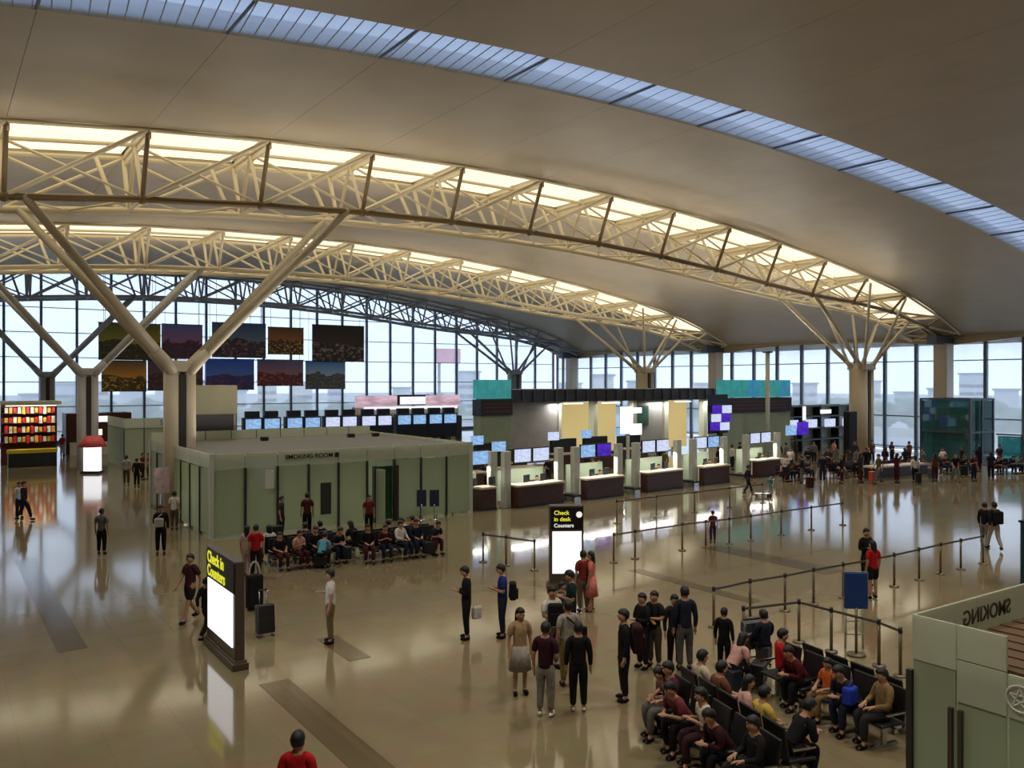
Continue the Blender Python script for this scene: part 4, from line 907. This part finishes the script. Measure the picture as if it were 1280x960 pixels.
def sit(bo, k, n, pose, label, top, legs, hair=0, sleeve=0, turn=0, group=None, h=1.68, detail=True, shoes=BLK, dz=-.06):
    u, v = on(bo, k, n); return person(u, v, math.degrees(bo.rotation_euler.z+TH)+turn, pose, label, top, legs, h=h, sleeve=sleeve, hair=hair, group=group, detail=detail, shoes=shoes, z=0)
A1 = bench(9.95, 9.2, R(-105), 5, 'black seat bench facing left under the crowded seated group')
A2 = bench(10.95, 9.3, R(75), 5, 'black seat bench back to back with the crowded one, its seats facing right')
# A1 faces screen left; X axis of the bench runs towards the camera
ga = None
sit(A1, 0, 5, 'sit', 'seated person in maroon shirt and grey trousers, far left end of the front bench', (74, 30, 38), (96, 92, 86), h=1.7)
sit(A1, 1, 5, 'sitlean', 'seated person in dark pink shirt bending forward, second on the front bench', (112, 52, 58), BLK, h=1.68, turn=10)
sit(A1, 2, 5, 'sitphone', 'seated person in white vest looking at a phone, middle of the front bench', (204, 196, 180), (56, 30, 36), h=1.66, turn=-10)
sit(A1, 3, 5, 'sitlean', 'seated person in dark maroon bending low, fourth on the front bench', (56, 22, 28), BLK, h=1.65, sleeve=1)
sit(A1, 4, 5, 'sit', 'seated person in black, near end of the front bench', (26, 24, 26), (40, 38, 40), h=1.66, sleeve=1, turn=-8)
sit(A2, 4, 5, 'sit', 'seated person in cream shirt seen from behind, far end of the rear bench', (190, 176, 150), NAVY, h=1.7)
sit(A2, 3, 5, 'sit', 'seated person in brown shirt, second from the far end of the rear bench', (104, 66, 48), BLK, h=1.68)
sit(A2, 2, 5, 'sitphone', 'seated long haired woman in pale pink, middle of the rear bench', (206, 160, 152), GREY, h=1.64, hair=1, turn=-25)
sit(A2, 1, 5, 'sit', 'seated person with yellow and white scarf top on the rear bench', (200, 168, 80), BLK, h=1.66)
sit(A2, 0, 5, 'sitlean', 'seated person in black hood at the near end of the rear bench', (22, 20, 24), BLK, h=1.7, sleeve=1)
B1 = bench(13.15, 9.3, R(-100), 5, 'black seat bench facing left on the right of the seated group')
B2 = bench(14.05, 9.2, R(80), 4, 'empty black seat bench backing onto the right bench')
sit(B1, 0, 5, 'sit', 'seated person in red and white jacket seen side on, far end of the right bench', (176, 24, 34), BLK, h=1.72, sleeve=1, turn=150)
sit(B1, 1, 5, 'sitlean', 'seated person in maroon jacket, second on the right bench', (84, 22, 28), BLK, h=1.66, sleeve=1)
sit(B1, 2, 5, 'sit', 'seated child in orange top on the right bench', (196, 96, 40), (120, 96, 60), h=1.45)
sit(B1, 3, 5, 'sitlean', 'seated person with a blue bag on the lap on the right bench', (34, 32, 44), NAVY, h=1.66, sleeve=1)
sit(B1, 4, 5, 'sit', 'seated man in olive jacket, near right end of the right bench', (128, 104, 66), (44, 40, 42), h=1.7, sleeve=1, turn=-15)
u, v = on(B1, 3, 5); t = thing('lap_bag', 'bright blue bag on a lap on the right bench', 'bag', (u-.32, v-.12, .72), .2); box('body', (0, 0, 0), (.28, .2, .3), cloth((36, 60, 170)), t, bev=.05); tube('handle', (-.08, 0, .15), (.08, 0, .22), .012, cloth((36, 60, 170)), t, 6)
pp(912, 868, 120, 'sitlean', 'person in pale pink top perched on luggage between the two seated rows', (196, 150, 140), BLK, h=1.6, hair=1)
pp(848, 914, 285, 'sitlean', 'person in pale grey hood crouching on a bag before the front bench', (120, 100, 96), BLK, h=1.6, sleeve=1)
u, v = fl(848, 912); suitcase(u, v, 10, (34, 26, 30), 'dark bag case under the crouching person before the front bench', .45, False)
pp(905, 842, 150, 'stand', 'person in black hood standing between the rear bench and the baggage trolley', BLK, BLK, h=1.35, sleeve=1)
pp(955, 836, 200, 'sit', 'person in navy sitting on a case by the baggage trolley', NAVY, BLK, h=1.65, sleeve=1)
u, v = fl(955, 834); suitcase(u, v, 60, (50, 46, 50), 'charcoal case under the person in navy by the baggage trolley', .48, False)
for i, (x, y, col, lab) in enumerate([(868, 930, MAR, 'maroon soft suitcase at the feet of the front bench'), (905, 948, BLK, 'black suitcase at the near end of the front bench'), (948, 860, BLK, 'black suitcase behind the rear bench'), (985, 880, (60, 66, 44), 'olive suitcase before the right bench'), (912, 868, NAVY, 'navy suitcase under the perched person in pale pink')]):
    u, v = fl(x, y); suitcase(u, v, 30*i, col, lab, .5, False)
t = thing('white_bag', 'white bag on the floor beside the maroon suitcase', 'bag', fl(880, 925)+(0,), .3); box('body', (0, 0, .13), (.3, .2, .24), cloth((200, 194, 190)), t, bev=.06); tube('handle', (-.08, 0, .24), (.08, 0, .3), .012, cloth((200, 194, 190)), t, 6)

# ------------------------------------------------------------------ seated crowds
PAL = [('black', BLK), ('maroon', MAR), ('grey', GREY), ('white', WHITE), ('navy', NAVY), ('dark red', (120, 30, 34)), ('brown', (92, 62, 46)), ('pale pink', (196, 150, 140)), ('olive', (92, 84, 56)), ('black', (28, 26, 30)), ('charcoal', (52, 50, 52))]
def crowd(b_list, desc, group, seed, poses=('sit', 'sitlean', 'sitphone')):
    random.seed(seed); items = []
    for bo, n, occ in b_list:
        for k in occ: items.append((on(bo, k, n), bo))
    items.sort(key=lambda q: (q[0][0]*cs-q[0][1]*sn)/dep(*q[0]))
    for i, ((u, v), bo) in enumerate(items):
        nm, c = random.choice(PAL); p = random.choice(poses)
        person(u, v, math.degrees(bo.rotation_euler.z+TH)+random.uniform(-20, 20), p, 'seated person in %s, %s from the left %s' % (nm, ORD[i] if i < 20 else 'last', desc), c, random.choice([BLK, NAVY, GREY, MAR]), h=random.uniform(1.55, 1.72), sleeve=random.choice([0, 1]), hair=random.choice([0, 0, 1]), group=group, detail=False)
G1 = bench(10.1, 26.6, R(0), 4, 'left bench before the frosted glass room, its seats facing us'); G2 = bench(10.1, 27.6, R(180), 4, 'left bench before the frosted glass room, its seats facing the glass')
G3 = bench(13.2, 26.0, R(0), 5, 'right bench before the frosted glass room, its seats facing us'); G4 = bench(13.2, 27.0, R(180), 5, 'right bench before the frosted glass room, its seats facing the glass')
crowd([(G1, 4, (0, 1, 2, 3)), (G2, 4, (0, 1, 3))], 'on left benches by the glass room', 'people on the left benches by the glass room', 3)
crowd([(G3, 5, (0, 1, 2, 3, 4)), (G4, 5, (0, 1, 2, 4))], 'on right benches by the glass room', 'people on the right benches by the glass room', 5)
pp(401, 712, 170, 'sitlean', 'person in light blue shirt crouching on luggage, seen from behind, before the left benches', (92, 150, 172), BLK, h=1.6)
u, v = fl(401, 710); suitcase(u, v, 0, BLK, 'black suitcase under the person in light blue', .45, False)
u, v = fl(536, 695); suitcase(u, v, 20, BLK, 'black suitcase at the right end of the benches by the glass room', .5, False)
u, v = fl(372, 702); suitcase(u, v, -20, BLK, 'black suitcase with pale stickers before the left benches', .55, False)
u, v = fl(346, 685); suitcase(u, v, 40, (16, 34, 28), 'dark green suitcase standing left of the left benches', .8, False)
u, v = fl(432, 702); suitcase(u, v, 10, (24, 40, 40), 'dark teal suitcase between the two bench groups', .5, False)
pp(352, 672, 90, 'stand', 'person in dark brown standing behind the left benches', (60, 46, 44), BLK, h=1.6)
pp(384, 670, 200, 'stand', 'person in maroon standing behind the middle of the left benches', (80, 36, 40), BLK, h=1.68)
pp(461, 668, 20, 'stand', 'person in dull red standing behind the right benches', (110, 44, 46), BLK, h=1.55)
# right background crowd
bl = []
for i, (u, v, rz, n) in enumerate([(43.5, 33.0, 0, 5), (47.5, 32.2, 0, 5), (51.5, 31.0, -.15, 5), (55.2, 29.6, -.2, 5), (58.0, 27.6, -.3, 4)]):
    b = bench(u, v, rz, n, 'distant bench of the right crowd, %s from the left' % ORD[i]); bl.append((b, n, [k for k in range(n) if (k+i) % 5 != 3]))
crowd(bl, 'on the distant benches at right', 'people on the distant right benches', 11)
random.seed(23); sp_ = []
for i in range(36):
    x = 972+i*7.9+random.uniform(-2, 2); y = (581, 604, 592)[i % 3]+random.uniform(-2, 2)-max(0, (x-1150)*.06); sp_.append((x, y))
sp_ = [q for q in sp_ if not (lambda p: (60.2 < p[0] < 64.2 and 30.8 < p[1] < 35.2) or (46.9 < p[0] < 52.7 and 29.3 < p[1] < 31.2))(fl(*q))]; n_ = len(sp_)
for i, (x, y) in enumerate(sp_):
    nm, c = random.choice(PAL); u, v = fl(x, y)
    person(u, v, random.choice([0, 90, 180, 270])+random.uniform(-30, 30), random.choice(['stand', 'phone', 'walk', 'folded', 'onehand']), 'distant person in %s standing in the right crowd, %s from its %s end' % (nm, ORD[i] if i < 18 else ORD[n_-1-i], 'left' if i < 18 else 'right'), c, random.choice([BLK, NAVY, GREY, MAR]), h=random.uniform(1.55, 1.75), sleeve=random.choice([0, 1]), hair=random.choice([0, 1]), group='people standing in the right crowd', detail=False)
for i, (x, y) in enumerate([(1012, 612), (1090, 604), (1148, 606), (1165, 600), (1205, 596)]):
    u, v = fl(x, y); suitcase(u, v, 40*i, [MAR, (200, 80, 40), BLK, (80, 90, 100), BLK][i], ['maroon suitcase at the left of the distant right crowd', 'orange suitcase at the foot of the right front column', 'black suitcase beside the low pale counter in the right crowd', 'grey suitcase in the right crowd, beside the black one', 'small black suitcase near the right end of the distant crowd'][i], .7, False)
t = thing('low_counter', 'long low pale topped counter right of the right front column', 'counter', (49.8, 30.2, 0), -.1); box('body', (0, 0, .4), (5.0, .8, .7), M['dark'], t, bev=.03); bar('top', (0, 0, .8), (5.2, 1.0, .1), M['counter_top'], t); bar('plinth', (0, -.3, .08), (5.1, .5, .16), mat('plinth_tan', (130, 112, 76), .5), t)
# agents and passengers at the counters
for i, (u, v, wd, scr, lab) in enumerate(cnt[1:]):
    person(u+.5, v+1.0, 10, 'sit', 'dark uniformed agent sitting behind the %s check-in counter' % ['second', 'third', 'fourth', 'fifth', 'last'][i], NAVY, BLK, h=1.65, sleeve=1, detail=False, z=.12, group='agents behind the counters')
    t = thing('office_chair', 'black office chair behind the %s check-in counter' % ['second', 'third', 'fourth', 'fifth', 'last'][i], 'chair', (u+.5, v+1.06, 0), 0, 'agent chairs')
    box('seat', (0, 0, .52), (.46, .46, .07), M['black'], t, bev=.02); box('backrest', (0, .28, .85), (.44, .06, .5), M['black'], t, bev=.02); tube('stem', (0, 0, .05), (0, 0, .5), .03, M['chrome'], t); tube('base', (0, 0, 0), (0, 0, .05), .28, M['black'], t, 10)
random.seed(31)
for i in range(14):
    u = 17.0+i*1.25; nm, c = random.choice(PAL)
    person(u, 50.6+random.uniform(-.5, .8), random.uniform(0, 360), random.choice(['stand', 'phone', 'walk']), 'distant person in %s at the rear desks, %s from the left' % (nm, ORD[i]), c, random.choice([BLK, NAVY]), h=1.7, sleeve=1, group='people at the rear desks', detail=False)

random.seed(37)
for i in range(12):
    u = 24.5+i*2.3; nm, c = random.choice(PAL)
    person(u, 37.6+.09*i+random.uniform(-.5, 1.5)+(2.6 if i % 3 == 1 else 0), random.uniform(0, 360), random.choice(['stand', 'phone', 'folded']), 'distant person in %s behind the check-in counters, %s from the left' % (nm, ORD[i]), c, random.choice([BLK, NAVY]), h=1.7, sleeve=1, group='people behind the check-in counters', detail=False)

# ------------------------------------------------------------------ outside, seen through the glazing
g = bpy.data.objects.new('ground', None); link(g); g['kind'] = 'structure'
bar('apron', (150, 250, -7.2), (1400, 1400, .4), mat('apron_concrete', (150, 156, 156), .9, 0, .15, .02), g)
bar('road_deck', (U1+10, 45, -.35), (16, 130, .5), mat('road_grey', (150, 152, 156), .8), g); bar('parapet', (U1+18, 45, .4), (.3, 130, 1.0), M['panel'], g)
bar('road_deck', (30, V1+9, -.35), (110, 14, .5), mat('road_grey', (150, 152, 156), .8), g); bar('parapet', (30, V1+16, .4), (110, .3, 1.0), M['panel'], g)
bm = bmesh.new(); bbox(bm, (0, 0, 0), (1, 1, 1))
random.seed(41)
def building(x, y, w_, d_, h_, i):
    col = random.choice([(176, 180, 184), (190, 186, 178), (150, 160, 170), (170, 172, 180)])  # wall colours lightened to imitate distance haze
    t = thing('far_building', 'pale far block beyond the glazing, %s counted from the left' % i, 'building', (x, y, -7), random.uniform(0, 1.5), 'hazy buildings beyond the glazing')
    bar('wall', (0, 0, h_/2), (w_, d_, h_), mat('far_wall', col, .9), t); bar('roof', (0, 0, h_+.3), (w_+1, d_+1, .8), mat('far_roof', (130, 136, 144), .9), t)
    for f in range(1, max(2, int(h_/4))):
        for sx in (-1, 1): bar('window_band', (sx*(w_/2+.05), 0, f*4-1), (.3, d_*.9, 1.5), M['dark_steel'], t)
        for sy in (-1, 1): bar('window_band', (0, sy*(d_/2+.05), f*4-1), (w_*.9, .3, 1.5), M['dark_steel'], t)
bm.free()
for i in range(30):
    px = 40+i*42; D = 250+(i*97 % 230); X = (px-640)/F*D
    u, v = X*cs+D*sn, -X*sn+D*cs; k_ = D/1060*42; building(u, v, k_*random.uniform(.4, .62), k_*random.uniform(.35, .5), random.choice([7, 9, 10, 12, 13, 15, 17]), ORD[i % 10]+[' of the left third', ' of the middle third', ' of the right third'][i//10])
_tr = []
for j in range(3):
    bm = bmesh.new()
    for q in range(9): bmesh.ops.create_icosphere(bm, subdivisions=2, radius=random.uniform(1.6, 2.6), matrix=Matrix.Translation((random.uniform(-2, 2), random.uniform(-2, 2), 4+random.uniform(-1.5, 2.5))))
    for v_ in bm.verts: v_.co += Vector((random.uniform(-.3, .3), random.uniform(-.3, .3), random.uniform(-.3, .3)))
    me = bpy.data.meshes.new('crown'); bm.to_mesh(me); bm.free(); me.materials.append(mat('foliage', (84, 104, 84), .9, 0, .3, .8)); _tr.append(me)
for i in range(40):
    px = 20+i*32; D = 165+(i % 3)*22; X = (px-640)/F*D
    u, v = X*cs+D*sn, -X*sn+D*cs
    t = thing('far_tree', 'green tree in the row outside the glazing, %s' % (ORD[i % 20]+[' of the left half', ' of the right half'][i//20]), 'tree', (u, v, -7), 0, 'trees outside the glazing')
    tube('trunk', (0, 0, 0), (0, 0, 4), .3, M['brown'], t, 6)
    o = link(bpy.data.objects.new('crown', _tr[i % 3]), t); o.scale = (1.2, 1.2, 1.05)
t = thing('billboard', 'pink and white roadside billboard outside the gable glazing', 'billboard', (70.4, 121.5, -7), R(-20)); bar('panel', (0, 0, 17.3), (4, .5, 2.4), mat('billboard_pink', (226, 120, 140), .6, 0, .5, .5), t)
for s in (-1, 1): tube('leg', (s*1.5, .3, 0), (s*1.5, .3, 16.2), .25, M['dark_steel'], t)
